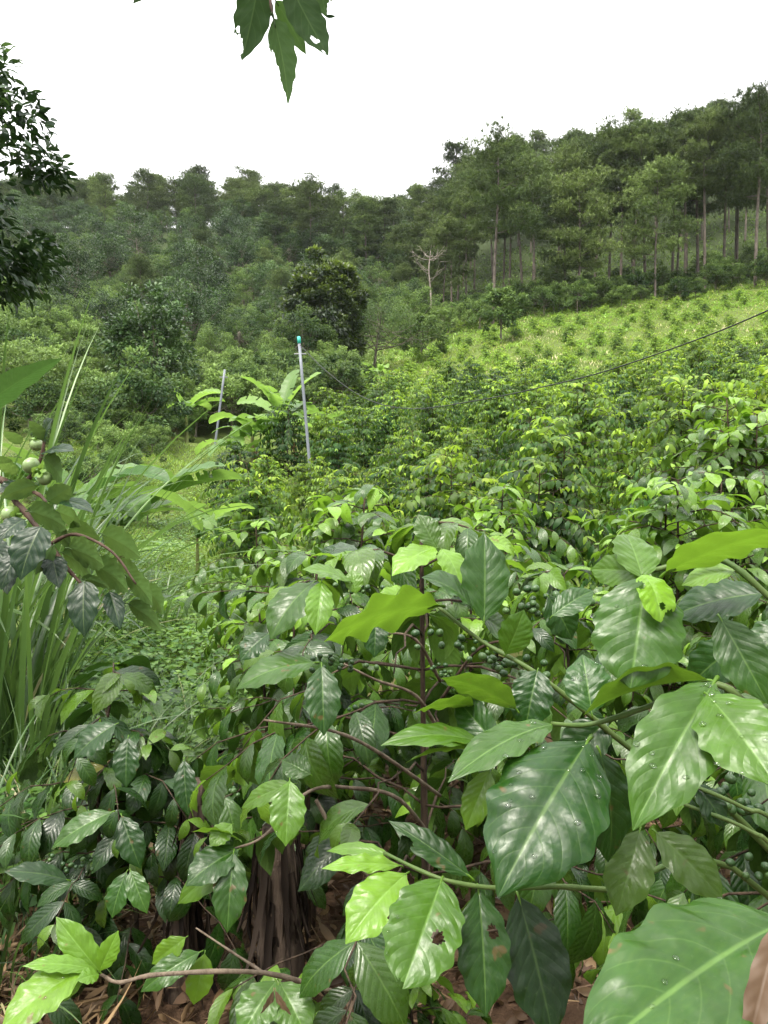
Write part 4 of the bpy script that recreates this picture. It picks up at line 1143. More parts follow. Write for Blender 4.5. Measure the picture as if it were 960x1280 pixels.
def hero(parent, base, tip, wpx, n=(0, .5, .8), yel=.15, bri=.5, droop=.35, fold=.18, ripple=.05, mat='coffee_big', kind='coffee', holes=None, twist=0.0, cup=.1,
         label=None, drops=0, nu=None, ns=None, name='leaf', quilt=.008, stalk=.05, rp=4.0):
    """one large leaf between two places, its upper side facing n = (right, up, towards the viewer)"""
    A, B = px(*base), px(*tip)
    X = B - A; L = np.linalg.norm(X); X = X / L
    N = n[0] * CR + n[1] * CU + n[2] * CT
    N = N - (N @ X) * X; N = N / np.linalg.norm(N)
    S = np.cross(N, X); mid = (A + B) / 2
    a = np.array(project(mid - S * .005)[:2]); b = np.array(project(mid + S * .005)[:2])
    ax = np.array(tip[:2], float) - np.array(base[:2], float); ax /= max(1e-6, np.linalg.norm(ax))
    dlt = b - a; per = abs(dlt[0] * ax[1] - dlt[1] * ax[0]) / .01
    W = min(max(wpx / max(per, 60), .22 * L), .74 * L)
    mb = MB()
    nu = nu or (64 if holes else 36); ns = ns or (32 if holes else 14)
    leaves(mb, [A], [X], [N], L, W, droop=droop, fold=fold, ripple=ripple, twist=twist, cup=cup, tint=[yel, bri, hr.random(), 1], nu=nu, ns=ns, kind=kind, chord=True, holes=holes,
           quilt=quilt, rng=hr, rp_freq=rp)
    if stalk:
        V = mb.v[0]
        tube(mb, smooth_path([A - X * L * stalk - N * .004, A, A + X * L * .1 + N * .0], 3), .0022 * L / .16, .0012 * L / .16, 6, tint=[.6, .6, .5, 1])
    o = mb.build(name, M[mat], parent)
    if parent is not None:
        o.location = [-c for c in parent.location]
    if label: o['label'] = label
    if drops:
        V = mb.v[0]; qz = Vector(N).to_track_quat('Z', 'Y').to_euler()
        for i in hr.choice((nu + 1) * (ns + 1), max(3, drops // 3), replace=False):
            rr = hr.uniform(.001, .0026)
            w_ = put(bpy.data.objects.new('raindrop', DROPMESH), o)
            w_.location = [float(c) for c in V[i] + N * rr * .2]; w_.rotation_euler = qz
            w_.scale = (rr * hr.uniform(1, 1.7), rr * hr.uniform(.8, 1.2), rr)
    return o
def branch(parent, pts, r0, r1, mat='stem_green', name='branch', k=6, knots=.25):
    P = smooth_path([px(*p) if len(p) == 3 and p[2] > 0 and abs(p[0]) > 5 else np.asarray(p, float) for p in pts], k)
    mb = MB(); tube(mb, P, np.linspace(r0, r1, len(P)), sides=8, knots=knots)
    o = mb.build(name, M[mat], parent); o.location = [-c for c in parent.location]
    return P
def W3(*p):      # a point given in metres, for branch()
    return np.array(p, float)
def branch_m(parent, P, r0, r1, mat='stem_brown', name='branch', k=6, knots=.25):
    P = smooth_path(np.array(P, float), k); mb = MB(); tube(mb, P, np.linspace(r0, r1, len(P)), sides=8, knots=knots)
    o = mb.build(name, M[mat], parent); o.location = [-c for c in parent.location]
    return P
def berries(parent, u, v, d, n=10, spread=.022, rad=.0058, along=(1, 0, -.2)):
    c = px(u, v, d); al = norm(along); pl = np.array(parent.location)
    for i in range(n):
        o = al * hr.normal() * spread * 1.3 + hr.normal(size=3) * spread * .42
        w_ = put(bpy.data.objects.new('berry', BERRYMESH[int(hr.integers(0, 5))]), parent)
        w_.location = [float(q) for q in c + o - pl]; w_.rotation_euler = hr.uniform(0, 3, 3)
        s_ = float(rad * hr.uniform(.75, 1.1)); w_.scale = (s_, s_, s_)
def fill(parent, seed, off, mat='coffee', keep=None, brs=True, **kw):
    """the rest of a shrub's branches and leaves, grown around its own foot"""
    loc = np.array(parent.location) + np.array(off)
    kk = None
    if keep is not None:
        kk = lambda P: keep(P + loc)
    st, br, fo = coffee_parts(seed, per_branch=brs, keep=kk, **kw)
    o = st.build('stem', M['stem_brown'], parent); o.location = off
    for b in br:
        o = b.build('branch', M['stem_brown'], parent); o.location = off
    o = fo.build('foliage', M[mat], parent); o.location = off

def clear_of(dmin, extra=None):
    def f(P):
        u, v, d = project(P)
        inside = (u > -150) & (u < 1110) & (v > -100) & (v < 1400)
        ok = (d > dmin) | ((~inside) & (np.linalg.norm(P - CAM, axis=-1) > .45))
        if extra is not None: ok &= extra(u, v, d)
        return ok
    return f

# ---- right-hand shrub with the big wet leaves
A = thing('coffee_shrub', 'nearest coffee shrub with very large wet glossy leaves filling the lower right', 'coffee shrub', on(1.0, 1.05))
fill(A, 201, (-.08, .42, 0), keep=clear_of(1.12, lambda u, v, d: ~((u > 585) & (u < 735) & (v > 1060)) | (d > 2)), h=1.42, spread=.72, stems=3, tier=.105, leafL=.185, gap=.085, nu=14, ns=6, young=(0, .22), top_young=.25, leafW=.5, start=.22, bare=.35, bright=(.2, .6))
fill(A, 221, (0, .02, 0), keep=lambda P: (project(P)[0] > 1015) & (np.linalg.norm(P - CAM, axis=-1) > .5), brs=False, h=1.45, spread=.6, stems=2, tier=.11, leafL=.18, gap=.085, nu=12, ns=5, young=(0, .25), top_young=.3, leafW=.5, start=.2, bare=.3)
branch_m(A, [on(1.0, 1.05, -.05), (1.0, 1.04, .5), (.97, 1.0, 1.0), (.95, .98, 1.38)], .013, .006, 'stem_brown', 'stem')
branch(A, [W3(.9, .95, 1.15), (1010, 800, .78), (960, 745, .76), (895, 698, .78), (812, 714, .8)], .0046, .0024)
branch(A, [W3(.96, 1.0, .7), (1030, 960, .8), (940, 885, .72), (890, 855, .72), (820, 880, .76), (740, 905, .76), (690, 905, .8)], .0044, .0022)
branch(A, [W3(.98, 1.02, .6), (960, 1060, .98), (800, 945, .95), (720, 880, .93), (660, 835, .93), (600, 800, .96), (546, 757, .98)], .0044, .002)
branch(A, [W3(1.0, 1.05, .4), (960, 1120, .98), (760, 1112, .88), (690, 1108, .84), (620, 1110, .82), (550, 1098, .82), (480, 1066, .86)], .004, .0018)
branch(A, [W3(1.0, 1.03, .78), (1010, 1060, .86), (930, 1010, .84), (850, 975, .86)], .003, .002, 'stem_green')
branch(A, [W3(1.0, 1.03, .7), (1010, 1100, .84), (940, 1040, .82), (855, 1005, .86)], .003, .002, 'stem_green')
F = (0, .35, .9)
H_ = lambda *a, **k: hero(A, *a, **k)
H_((605, 778, .95), (605, 666, 1.0), 62, (.15, .25, 1), yel=.12, bri=.55, droop=.15, label='upright grey-green leaf standing above the others')
H_((592, 762, .95), (527, 722, .93), 34, (-.2, 1, .45), yel=.12, bri=.5, droop=.5, fold=.3)
H_((600, 770, .97), (640, 800, .99), 40, (.3, .6, .6), yel=.2, droop=.3)
H_((548, 757, .96), (405, 802, .86), 44, (.0, .75, -.75), yel=.6, bri=.55, droop=.35, ripple=.16, fold=.1, label='long wavy bright leaf seen from below')
H_((545, 684, 1.05), (523, 643, 1.07), 34, (0, .3, .9), yel=.35, bri=.45, droop=.2)
H_((545, 685, 1.04), (490, 720, 1.0), 34, (-.2, .8, .6), yel=.7, bri=.85, droop=.5, label='pale leaf drooping from the bud')
H_((552, 686, 1.04), (578, 737, 1.0), 34, (.4, .4, .9), yel=.62, bri=.85, droop=.5, label='pale leaf drooping right of the bud')
H_((632, 818, .93), (655, 762, .93), 52, (.2, .2, 1), yel=.3, bri=.5, droop=.3)
H_((690, 770, .98), (742, 738, 1.0), 34, (0, .6, .6), yel=.1, bri=.7)
H_((685, 745, 1.05), (715, 800, 1.05), 46, (.1, .3, .9), yel=.05, bri=.4)
H_((806, 722, .76), (788, 860, .71), 116, (-.15, .6, .8), yel=.2, bri=.7, droop=.22, fold=.06, cup=.12, kind='oval', drops=26, label='big smooth oval leaf')
H_((806, 718, .75), (826, 778, .72), 54, (.2, .5, .9), yel=.74, bri=.95, droop=.55, kind='oval', holes=[(.3, -.75, .1, .3), (.72, .2, .07, .16), (.9, .7, .12, .35)], label='small pale chewed leaf on top of the big oval leaf')
H_((803, 722, .79), (783, 668, .84), 88, (0, .25, .95), yel=.42, bri=.62, droop=.25, kind='oval', twist=.2)
H_((806, 716, .8), (738, 712, .85), 42, (-.2, .3, .9), yel=.4, bri=.55, droop=.3)
H_((832, 716, .76), (985, 663, .62), 40, (.1, .72, -.7), yel=.62, bri=.62, droop=.2, fold=.12, ripple=.08, label='long light green leaf seen from below')
H_((920, 712, .78), (852, 732, .8), 26, (0, .8, .6), yel=.66, bri=.6, label='yellowish leaf under the long light leaf')
H_((955, 742, .8), (838, 772, .84), 52, (-.1, .75, .6), yel=.0, bri=.38, droop=.4, quilt=.012)
H_((900, 772, .74), (960, 880, .7), 66, (-.35, .3, .9), yel=.14, bri=.6, droop=.25)
H_((884, 868, .68), (972, 985, .6), 100, (-.3, .7, .65), yel=.36, bri=.8, droop=.3, drops=40, label='bright wet leaf at the right margin')
H_((893, 852, .7), (791, 1038, .63), 112, (-.15, .75, .7), yel=.26, bri=.72, droop=.4, fold=.25, drops=22, label='glossy leaf with pale sheen along its midrib')
H_((884, 850, .72), (730, 894, .74), 24, (0, .9, -.4), yel=.4, bri=.45, droop=.35, fold=.4)
H_((740, 893, .82), (728, 818, .86), 88, (-.2, .8, .6), yel=.06, bri=.75, droop=.3, fold=.06, drops=16, label='broad pale leaf with dull silvery sheen')
H_((672, 838, .9), (657, 910, .88), 62, (-.15, .7, .8), yel=.0, bri=.5, droop=.4, quilt=.02, kind='oval', label='dark grey-green leaf with strong ribs')
H_((645, 886, .88), (552, 848, .86), 34, (0, .85, -.6), yel=.45, bri=.6, droop=.35)
H_((592, 882, .88), (516, 892, .84), 30, (0, .9, -.55), yel=.5, bri=.6, droop=.3)
H_((622, 932, .85), (570, 872, .9), 44, (-.35, .4, .9), yel=.08, bri=.6)
H_((606, 930, .85), (476, 932, .82), 30, (0, .9, .45), yel=.36, bri=.62, droop=.55)
H_((620, 940, .86), (505, 955, .84), 22, (0, .9, -.4), yel=.5, bri=.5, droop=.4)
H_((692, 905, .8), (560, 978, .72), 48, (-.2, .9, .5), yel=.24, bri=.6, droop=.4, ripple=.1, drops=14)
H_((735, 926, .76), (622, 1122, .66), 152, (-.2, .66, .8), yel=.03, bri=.5, droop=.4, fold=.14, cup=.2, quilt=.018, drops=75, label='largest dark glossy leaf quilted between its veins and dotted with raindrops')
H_((750, 940, .8), (760, 1078, .8), 58, (.5, .3, .8), yel=.02, bri=.35)
H_((800, 1038, .84), (770, 1145, .8), 66, (-.3, .2, .9), yel=.5, bri=.18, label='dull olive brown leaf')
H_((820, 1040, .84), (904, 1126, .8), 54, (.2, .25, .9), yel=.5, bri=.2, label='olive brown leaf beside its twin')
H_((985, 1150, .56), (715, 1345, .45), 205, (-.25, .85, .55), yel=.16, bri=.68, droop=.35, fold=.16, ripple=.06, quilt=.02, drops=16, label='enormous pale green leaf at the bottom right corner')
H_((975, 1150, .5), (930, 1330, .46), 40, (-.5, .3, .8), mat='dryleaf', yel=.25, bri=.35, droop=.6, fold=.5, ripple=.15, label='dead brown leaf at the right margin')
H_((552, 1100, .8), (503, 1236, .72), 98, (-.05, .5, .85), yel=.3, bri=.72, droop=.25, kind='oval', holes=[(.52, .42, .06, .17), (.99, -.5, .05, .5)], drops=8, label='bright oval leaf with round hole')
H_((598, 1112, .82), (607, 1272, .76), 68, (.15, .35, .9), yel=.08, bri=.42, droop=.25, holes=[(.35, .42, .06, .2)], label='dark leaf with small hole')
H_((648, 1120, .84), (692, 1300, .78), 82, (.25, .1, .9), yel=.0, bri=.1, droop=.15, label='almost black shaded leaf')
H_((588, 1096, .86), (486, 1026, .9), 36, (.1, .65, .7), yel=.06, bri=.5, droop=.2, holes=[(.72, .75, .08, .4)])
H_((612, 962, .88), (582, 1038, .86), 40, (-.3, -.1, .9), yel=.6, bri=.35, label='yellowish olive leaf hanging in shade')
H_((508, 1092, .86), (432, 1180, .8), 66, (-.3, .6, .8), yel=.66, bri=.9, droop=.45, holes=[(.35, .85, .2, .28)], label='pale yellow-green leaf with chewed edge')
H_((500, 1082, .87), (402, 1086, .85), 24, (0, .8, .5), yel=.66, bri=.85, ripple=.2, label='pale mottled twisted leaf')
H_((487, 1068, .88), (408, 1064, .9), 18, (0, .9, .4), yel=.5, bri=.8)
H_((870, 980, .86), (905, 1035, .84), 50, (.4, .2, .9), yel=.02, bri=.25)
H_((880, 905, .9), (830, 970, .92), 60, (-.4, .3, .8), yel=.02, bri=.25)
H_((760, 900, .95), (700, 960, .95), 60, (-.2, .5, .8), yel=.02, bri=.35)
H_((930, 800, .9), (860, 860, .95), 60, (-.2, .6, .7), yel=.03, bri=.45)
H_((1000, 780, .85), (930, 830, .85), 60, (-.2, .7, .6), yel=.08, bri=.6)
for u, v, d, n in [(680, 750, 1.1, 14), (665, 765, 1.1, 9), (622, 830, 1.05, 15), (650, 838, 1.05, 8), (905, 995, .92, 10), (935, 1010, .92, 8), (950, 1085, .95, 10), (560, 800, 1.15, 9)]:
    berries(A, u, v, d, n)

# ---- shrub behind it with the bare reddish stem
B = thing('coffee_shrub', 'coffee shrub with bare reddish stem and berries left of the large wet leaves', 'coffee shrub', on(.14, 1.82))
openb = lambda u, v, d: ~((u > 470) & (u < 660) & (v > 770) & (v < 1090) & (d < 1.86)) & ~((u > 310) & (u < 385) & (v > 1060) & (v < 1200))
fill(B, 202, (0, 0, 0), keep=clear_of(1.32, openb), h=1.52, spread=.78, stems=1, tier=.085, leafL=.15, gap=.07, nu=12, ns=5, young=(0, .32), top_young=.5, leafW=.46, start=.3, bare=.4, bright=(.1, .8))
HB = lambda *a, **k: hero(B, *a, **k)
branch(B, [W3(.14, 1.82, .52), (470, 1243, 1.65), (330, 1216, 1.5), (200, 1218, 1.42), (150, 1228, 1.4), (126, 1218, 1.4)], .006, .0028, 'twig')
branch(B, [(330, 1216, 1.5), (290, 1190, 1.52), (245, 1160, 1.55)], .003, .0015, 'twig')
branch(B, [W3(.14, 1.82, .86), (480, 945, 1.62), (420, 915, 1.5), (330, 900, 1.45)], .005, .002, 'twig')
branch(B, [W3(.14, 1.82, .72), (500, 1000, 1.68), (440, 985, 1.6), (385, 990, 1.5), (330, 1045, 1.46), (290, 1062, 1.45)], .005, .002, 'twig')
branch(B, [(395, 1000, 1.5), (430, 1060, 1.5), (490, 1130, 1.55)], .004, .002, 'twig')
branch(B, [W3(.14, 1.82, 1.02), (520, 870, 1.7), (470, 850, 1.62), (430, 830, 1.58)], .0045, .002, 'twig')
branch(B, [W3(.14, 1.82, 1.15), (520, 800, 1.72), (480, 790, 1.68)], .0045, .002, 'twig')
branch(B, [W3(.14, 1.82, 1.1), (600, 810, 1.75), (660, 800, 1.72)], .0045, .002, 'stem_brown')
HB((392, 728, 1.45), (338, 800, 1.38), 46, (-.4, .4, .8), yel=.22, bri=.5, droop=.5)
HB((402, 727, 1.42), (394, 794, 1.36), 36, (.2, .5, .85), yel=.5, bri=.9, droop=.4, label='pale leaf hanging at the front of the crown')
HB((402, 832, 1.38), (405, 920, 1.32), 46, (.1, .45, .9), yel=.06, bri=.5, droop=.35, label='dark glossy leaf hanging straight down')
HB((394, 828, 1.4), (295, 862, 1.36), 36, (-.1, .85, .5), yel=.25, bri=.55, droop=.5)
HB((336, 792, 1.45), (300, 826, 1.42), 38, (-.2, .6, .8), yel=.0, bri=.5, quilt=.014)
HB((470, 772, 1.45), (468, 822, 1.42), 34, (0, .5, .9), yel=.0, bri=.45)
HB((530, 752, 1.4), (466, 750, 1.36), 30, (0, .7, .7), yel=.78, bri=.7, holes=[(.4, .2, .05, .15)], label='yellowing leaf with dark hole')
HB((445, 742, 1.45), (440, 712, 1.47), 26, (0, .3, .9), yel=.5, bri=.6)
HB((438, 726, 1.45), (378, 712, 1.42), 16, (0, .9, .4), yel=.5, bri=.6)
HB((362, 976, 1.36), (357, 1058, 1.3), 46, (.1, .5, .9), yel=.42, bri=.8, droop=.35, drops=8, label='pale green leaf hanging over the dead banana stump')
HB((366, 980, 1.42), (302, 1010, 1.44), 26, (-.2, .7, .6), yel=.5, bri=.55)
HB((388, 968, 1.42), (352, 950, 1.45), 34, (0, .6, .8), yel=.2, bri=.6)
HB((298, 1062, 1.42), (232, 1108, 1.36), 44, (-.2, .7, .7), yel=.12, bri=.5, droop=.5, drops=10)
HB((292, 1066, 1.4), (284, 1166, 1.34), 44, (.1, .45, .9), yel=.14, bri=.55, droop=.4, drops=10)
HB((300, 1050, 1.42), (240, 1040, 1.42), 24, (0, .8, -.5), yel=.55, bri=.6)
HB((290, 1030, 1.43), (262, 1058, 1.4), 30, (0, .6, .7), yel=.6, bri=.6)
HB((294, 1072, 1.43), (222, 1130, 1.42), 34, (-.2, .4, .7), yel=.5, bri=.45)
# the pale spray at the end of the low twig
HB((126, 1216, 1.4), (70, 1146, 1.42), 44, (.1, .55, .8), yel=.5, bri=.9, droop=.3, label='pale leaf of the spray at the bottom left')
HB((124, 1214, 1.39), (148, 1163, 1.4), 26, (.3, .5, .8), yel=.55, bri=.9, droop=.3)
HB((118, 1212, 1.38), (28, 1208, 1.34), 24, (0, .9, .4), yel=.55, bri=.85, droop=.4)
HB((102, 1212, 1.37), (0, 1288, 1.28), 52, (-.3, .6, .7), yel=.72, bri=.7, droop=.4, drops=8, label='yellow-green leaf drooping at the bottom left corner')
HB((108, 1216, 1.38), (58, 1255, 1.36), 24, (.3, .4, .8), yel=.76, bri=.65)
HB((124, 1218, 1.37), (96, 1226, 1.34), 24, (0, .8, .6), yel=.5, bri=.8)
HB((250, 1190, 1.5), (176, 1240, 1.46), 34, (0, .7, .7), yel=.2, bri=.65, droop=.5)
HB((232, 1172, 1.5), (190, 1205, 1.5), 30, (0, .4, .8), yel=.76, bri=.45)
HB((256, 1192, 1.52), (242, 1256, 1.5), 34, (.3, .2, .9), yel=.74, bri=.42)
HB((345, 1226, 1.45), (300, 1300, 1.38), 56, (-.2, .6, .8), yel=.3, bri=.7, droop=.4)
HB((350, 1228, 1.45), (385, 1300, 1.38), 56, (.2, .6, .8), yel=.32, bri=.65, droop=.4)
HB((342, 1238, 1.42), (322, 1282, 1.4), 10, (.5, .2, .7), mat='dryleaf', yel=.3, bri=.3, label='curled brown dead leaf on the low twig')
HB((344, 1238, 1.42), (366, 1274, 1.4), 10, (-.5, .2, .7), mat='dryleaf', yel=.35, bri=.35, label='second curled brown dead leaf')
for u, v, d, n in [(455, 735, 1.5, 12), (400, 830, 1.5, 12), (440, 832, 1.5, 12), (350, 1000, 1.45, 8), (560, 840, 1.7, 14), (600, 808, 1.7, 10), (425, 880, 1.55, 8)]:
    berries(B, u, v, d, n, rad=.0056)

# ---- the other shrubs around
def near_shrub(label, x, y, seed, hole=None, dmin=1.5, mat='coffee', **kw):
    t = thing('coffee_shrub', label, 'coffee shrub', on(x, y))
    fill(t, seed, (0, 0, 0), keep=clear_of(dmin, hole), mat=mat, brs=kw.pop('brs', True), **kw)
    return t
stump = lambda u, v, d: ~((u > 310) & (u < 390) & (v > 1060) & (v < 1200) & (d < 2.3))
C_ = near_shrub('coffee shrub growing just behind the dead banana stump', -.28, 2.62, 203, stump, h=1.4, spread=.8, stems=2, tier=.09, leafL=.145, gap=.07, nu=9, ns=4, young=(0, .3), top_young=.5, start=.3, bright=(.08, .8))
D_ = near_shrub('dark low coffee shrub left of the dead banana stump', -.86, 2.45, 204, None, h=1.0, spread=.62, stems=2, tier=.075, leafL=.15, gap=.07, nu=10, ns=4, young=(0, .16), top_young=.5, start=.25, bright=(.05, .6))
HD = lambda *a, **k: hero(D_, *a, **k)
HD((152, 1020, 2.0), (176, 1086, 1.95), 38, (.2, .4, .9), yel=.0, bri=.35, quilt=.016, droop=.4)
HD((158, 1090, 1.9), (140, 1148, 1.86), 28, (-.2, .4, .9), yel=.1, bri=.7)
HD((163, 1088, 1.9), (184, 1142, 1.86), 30, (.2, .4, .9), yel=.18, bri=.7)
HD((145, 905, 2.05), (92, 948, 2.0), 40, (-.1, .75, .6), yel=.0, bri=.4, quilt=.016)
HD((160, 922, 2.0), (158, 985, 1.95), 34, (0, .4, .9), yel=.0, bri=.35, quilt=.016)
HD((230, 950, 2.0), (236, 1020, 1.95), 30, (0, .35, .9), yel=.0, bri=.35, quilt=.016)
HD((140, 1015, 1.95), (65, 1060, 1.9), 30, (-.1, .7, .6), yel=.2, bri=.6)
HD((85, 1100, 1.9), (5, 1090, 1.85), 30, (0, .85, .5), yel=.0, bri=.3)
for u, v, d, n in [(60, 1085, 1.95, 12), (100, 1080, 1.95, 10), (270, 985, 2.0, 10)]:
    berries(D_, u, v, d, n)
near_shrub('coffee shrub between the left low shrub and the path, leaves drooping', -.5, 3.35, 205, None, h=1.22, spread=.55, stems=2, tier=.09, leafL=.14, gap=.07, nu=8, ns=4, young=(.05, .4), top_young=.7, start=.25, bright=(.1, .85), brs=False)
near_shrub('bright-topped coffee shrub in the middle, its crown just below the field', -.22, 4.1, 206, None, h=1.6, spread=.95, stems=3, tier=.09, leafL=.145, gap=.065, nu=7, ns=2, young=(.2, .65), top_young=.95, bright=(.4, .8), odd=.004, start=.2, brs=False)
near_shrub('coffee shrub behind the upright grey-green leaf', .42, 3.3, 207, None, h=1.42, spread=.8, stems=2, tier=.095, leafL=.145, gap=.07, nu=7, ns=2, young=(.15, .55), top_young=.85, odd=.004, bright=(.35, .75), start=.2, brs=False)
near_shrub('yellow-green coffee shrub above the big smooth oval leaf', 1.42, 3.9, 208, None, h=1.6, spread=.95, stems=3, tier=.095, leafL=.15, gap=.07, nu=7, ns=2, young=(.25, .7), top_young=.9, bright=(.4, .8), odd=.004, start=.2, brs=False)
near_shrub('tall dense coffee shrub at the right margin rising over the field', 2.95, 6.0, 209, None, h=2.25, spread=1.05, stems=4, tier=.1, leafL=.16, gap=.075, nu=6, ns=2, young=(.12, .6), top_young=.9, odd=.004, bright=(.35, .75), start=.15, brs=False)
near_shrub('bushy coffee shrub below the tall one at the right margin', 2.1, 4.7, 210, None, h=1.6, spread=.9, stems=3, tier=.095, leafL=.15, gap=.07, nu=7, ns=2, young=(.15, .6), top_young=.9, odd=.004, bright=(.35, .75), start=.2, brs=False)
near_shrub('coffee shrub beside the berries, partly hidden by large leaves', .8, 2.75, 211, None, h=1.28, spread=.75, stems=2, tier=.095, leafL=.15, gap=.07, nu=8, ns=4, young=(0, .4), top_young=.6, start=.25, brs=False)
near_shrub('coffee shrub at the right margin behind the wet leaves', 1.75, 2.6, 212, None, h=1.4, spread=.85, stems=2, tier=.095, leafL=.15, gap=.07, nu=8, ns=4, young=(0, .4), top_young=.6, start=.2, brs=False)
near_shrub('rounded coffee shrub where the path meets the field', -.95, 6.1, 213, None, h=1.35, spread=.8, stems=3, tier=.1, leafL=.14, gap=.075, nu=5, ns=2, young=(.15, .55), top_young=.8, odd=.004, bright=(.35, .75), start=.15, brs=False)
near_shrub('loose coffee shrub behind the bright-topped middle one', .75, 5.4, 214, None, h=1.55, spread=.95, stems=3, tier=.1, leafL=.145, gap=.075, nu=5, ns=2, young=(.15, .65), top_young=.9, odd=.004, bright=(.35, .75), start=.15, brs=False)
# seedlings under the shrubs
for i, (x, y, h) in enumerate([(.02, 1.62, .5), (-.18, 1.75, .42), (.22, 1.6, .4)]):
    t = thing('coffee_seedling', ['bright coffee seedling at the bottom under the bare reddish stem', 'coffee seedling at the bottom beside the dead banana stump', 'coffee seedling beneath the bright oval leaf with round hole'][i], 'seedling', on(x, y))
    fill(t, 230 + i, (0, 0, 0), brs=False, h=h, spread=.2, stems=2, tier=.07, leafL=.085, gap=.05, nu=8, ns=4, young=(.1, .5), top_young=.4, start=.3, bare=.2)

# ---- dead banana stumps
def stump_plant(label, x, y, h, rad, seed, lean):
    rr = np.random.default_rng(seed); t = thing('banana_stump', label, 'banana stump', on(x, y))
    mb = MB(); pts = smooth_path([(0, 0, -.05), (lean[0] * .4, lean[1] * .4, h * .5), (lean[0], lean[1], h)], 8)
    tube(mb, pts, np.interp(np.linspace(0, 1, len(pts)), [0, .3, .8, 1], [rad * 1.25, rad, rad * .85, rad * .6]) * (1 + .06 * np.sin(np.arange(len(pts)) * 2.1)), sides=18)
    mb.build('stem', M['deadbanana'], t)
    for i in range(70):
        a = rr.uniform(0, 2 * PI); z = h * rr.uniform(.3, 1.0); d = hdir(a)
        c = np.array([np.interp(z / h, np.linspace(0, 1, len(pts)), pts[:, q]) for q in range(3)]) + d * rad * .9
        mb = MB()
        leaves(mb, [c], [norm(d * rr.uniform(.03, .28) + np.array([0, 0, -1]))], [d], h * rr.uniform(.2, .7), rr.uniform(.005, .03), droop=rr.uniform(-.5, .6), fold=rr.uniform(.2, 1.0), twist=rr.normal() * 1.6, ripple=.2,
               tint=[rr.uniform(0, .55), rr.uniform(.15, .55), .5, 1], nu=14, ns=4, kind='blade', rng=rr)
        mb.build('dry_sheath', M['sheath'], t)
stump_plant('thick dead banana stump wrapped in dry brown sheaths', -.3, 2.12, .62, .07, 1, (-.02, .05))
stump_plant('slimmer dead banana stump with reddish hanging strips, left of the thick one', -.66, 2.3, .7, .04, 2, (.07, .0))

# ---- persimmon branch at the left
Pm = thing('persimmon_tree', 'persimmon branch with round green fruits and dark glossy leaves at the left', 'persimmon tree', on(-1.75, 1.25))
zz = lambda x, y, d: (x / 4.364, 560 + y / 4.364, d)
branch_m(Pm, [on(-1.75, 1.25, -.1), (-1.72, 1.25, .8), (-1.6, 1.22, 1.5), (-1.65, 1.3, 2.4)], .05, .03, 'bark', 'trunk')
branch(Pm, [W3(-1.62, 1.22, 1.45), W3(-1.1, 1.2, 1.72), (-30, 590, 1.2), (20, 628, 1.18), (62, 680, 1.15), (84, 710, 1.14), (102, 730, 1.13)], .007, .002, 'red_twig')
branch(Pm, [(-30, 590, 1.2), (20, 606, 1.2), (38, 596, 1.2), (52, 570, 1.2), (56, 540, 1.2)], .005, .0022, 'red_twig')
branch(Pm, [(20, 606, 1.2), (48, 618, 1.18), (58, 628, 1.16)], .004, .002, 'red_twig')
branch(Pm, [(62, 680, 1.15), (95, 668, 1.14), (140, 690, 1.13), (170, 730, 1.12)], .003, .0014, 'red_twig')
TOP, UND = (0, .5, .85), (.1, .45, -.85)
def PL(b, t, w, und, yel, bri, dd=0.0, **k):
    hero(Pm, zz(b[0], b[1], 1.15 + dd), zz(t[0], t[1], 1.12 + dd + k.pop('dt', 0)), w * 1.22 / 4.364, k.pop('n', UND if und else TOP), yel=yel, bri=bri, mat='persimmon', kind='persimmon', ns=14, nu=30, quilt=k.pop('quilt', .006), **k)
PL((222, 430), (112, 722), 190, 0, .02, .55, -.04, fold=.25, label='dark leaf with bright sheen facing the viewer')
PL((285, 590), (322, 765), 120, 0, .02, .55, -.02, fold=.2, n=(.2, .7, .6))
PL((462, 728), (462, 1032), 145, 0, .03, .6, -.03, fold=.12, label='dark blue-sheened leaf hanging lowest')
PL((160, 345), (362, 440), 112, 1, .45, .5)
PL((375, 455), (545, 492), 98, 1, .5, .5, .03)
PL((375, 545), (568, 645), 150, 1, .42, .5, -.02)
PL((555, 468), (768, 605), 112, 1, .48, .55, .03)
PL((510, 632), (700, 788), 120, 1, .42, .5, 0)
PL((685, 690), (832, 862), 92, 1, .48, .52, .02)
PL((790, 760), (890, 908), 95, 1, .5, .5, .03)
PL((340, 570), (498, 698), 115, 1, .62, .6, .01)
PL((445, 714), (602, 768), 46, 1, .45, .5, -.01)
PL((598, 785), (655, 992), 95, 0, .02, .62, 0, n=(.3, .6, .7))
PL((590, 800), (632, 985), 66, 1, .35, .45, .02)
PL((700, 850), (884, 1006), 80, 1, .4, .5, .01)
PL((195, 200), (0, 272), 92, 1, .55, .6, .03, label='light olive leaf seen from below beside the fruits')
PL((112, 190), (-5, 245), 90, 0, .02, .4, .04)
PL((92, 140), (-20, 92), 72, 1, .5, .5, .05)
PL((262, 292), (390, 210), 100, 1, .35, .45, .0)
PL((340, 288), (510, 352), 58, 0, .02, .6, .0, n=(0, .85, .45))
PL((130, 388), (-10, 505), 92, 0, .02, .6, -.02)
PL((112, 555), (5, 775), 105, 0, .01, .4, 0)
PL((290, 530), (192, 692), 66, 1, .5, .5, -.02)
PL((240, 55), (338, 185), 84, 1, .3, .4, .03)
PL((240, 25), (405, 18), 42, 0, .05, .6, .03, n=(0, .85, .5))
PL((235, -40), (160, -150), 60, 1, .3, .45, .04)
PL((240, -50), (290, -160), 60, 0, .03, .5, .05)
PL((310, 345), (442, 425), 74, 1, .62, .65, .03)
PL((300, 465), (392, 545), 76, 1, .45, .5, .02)
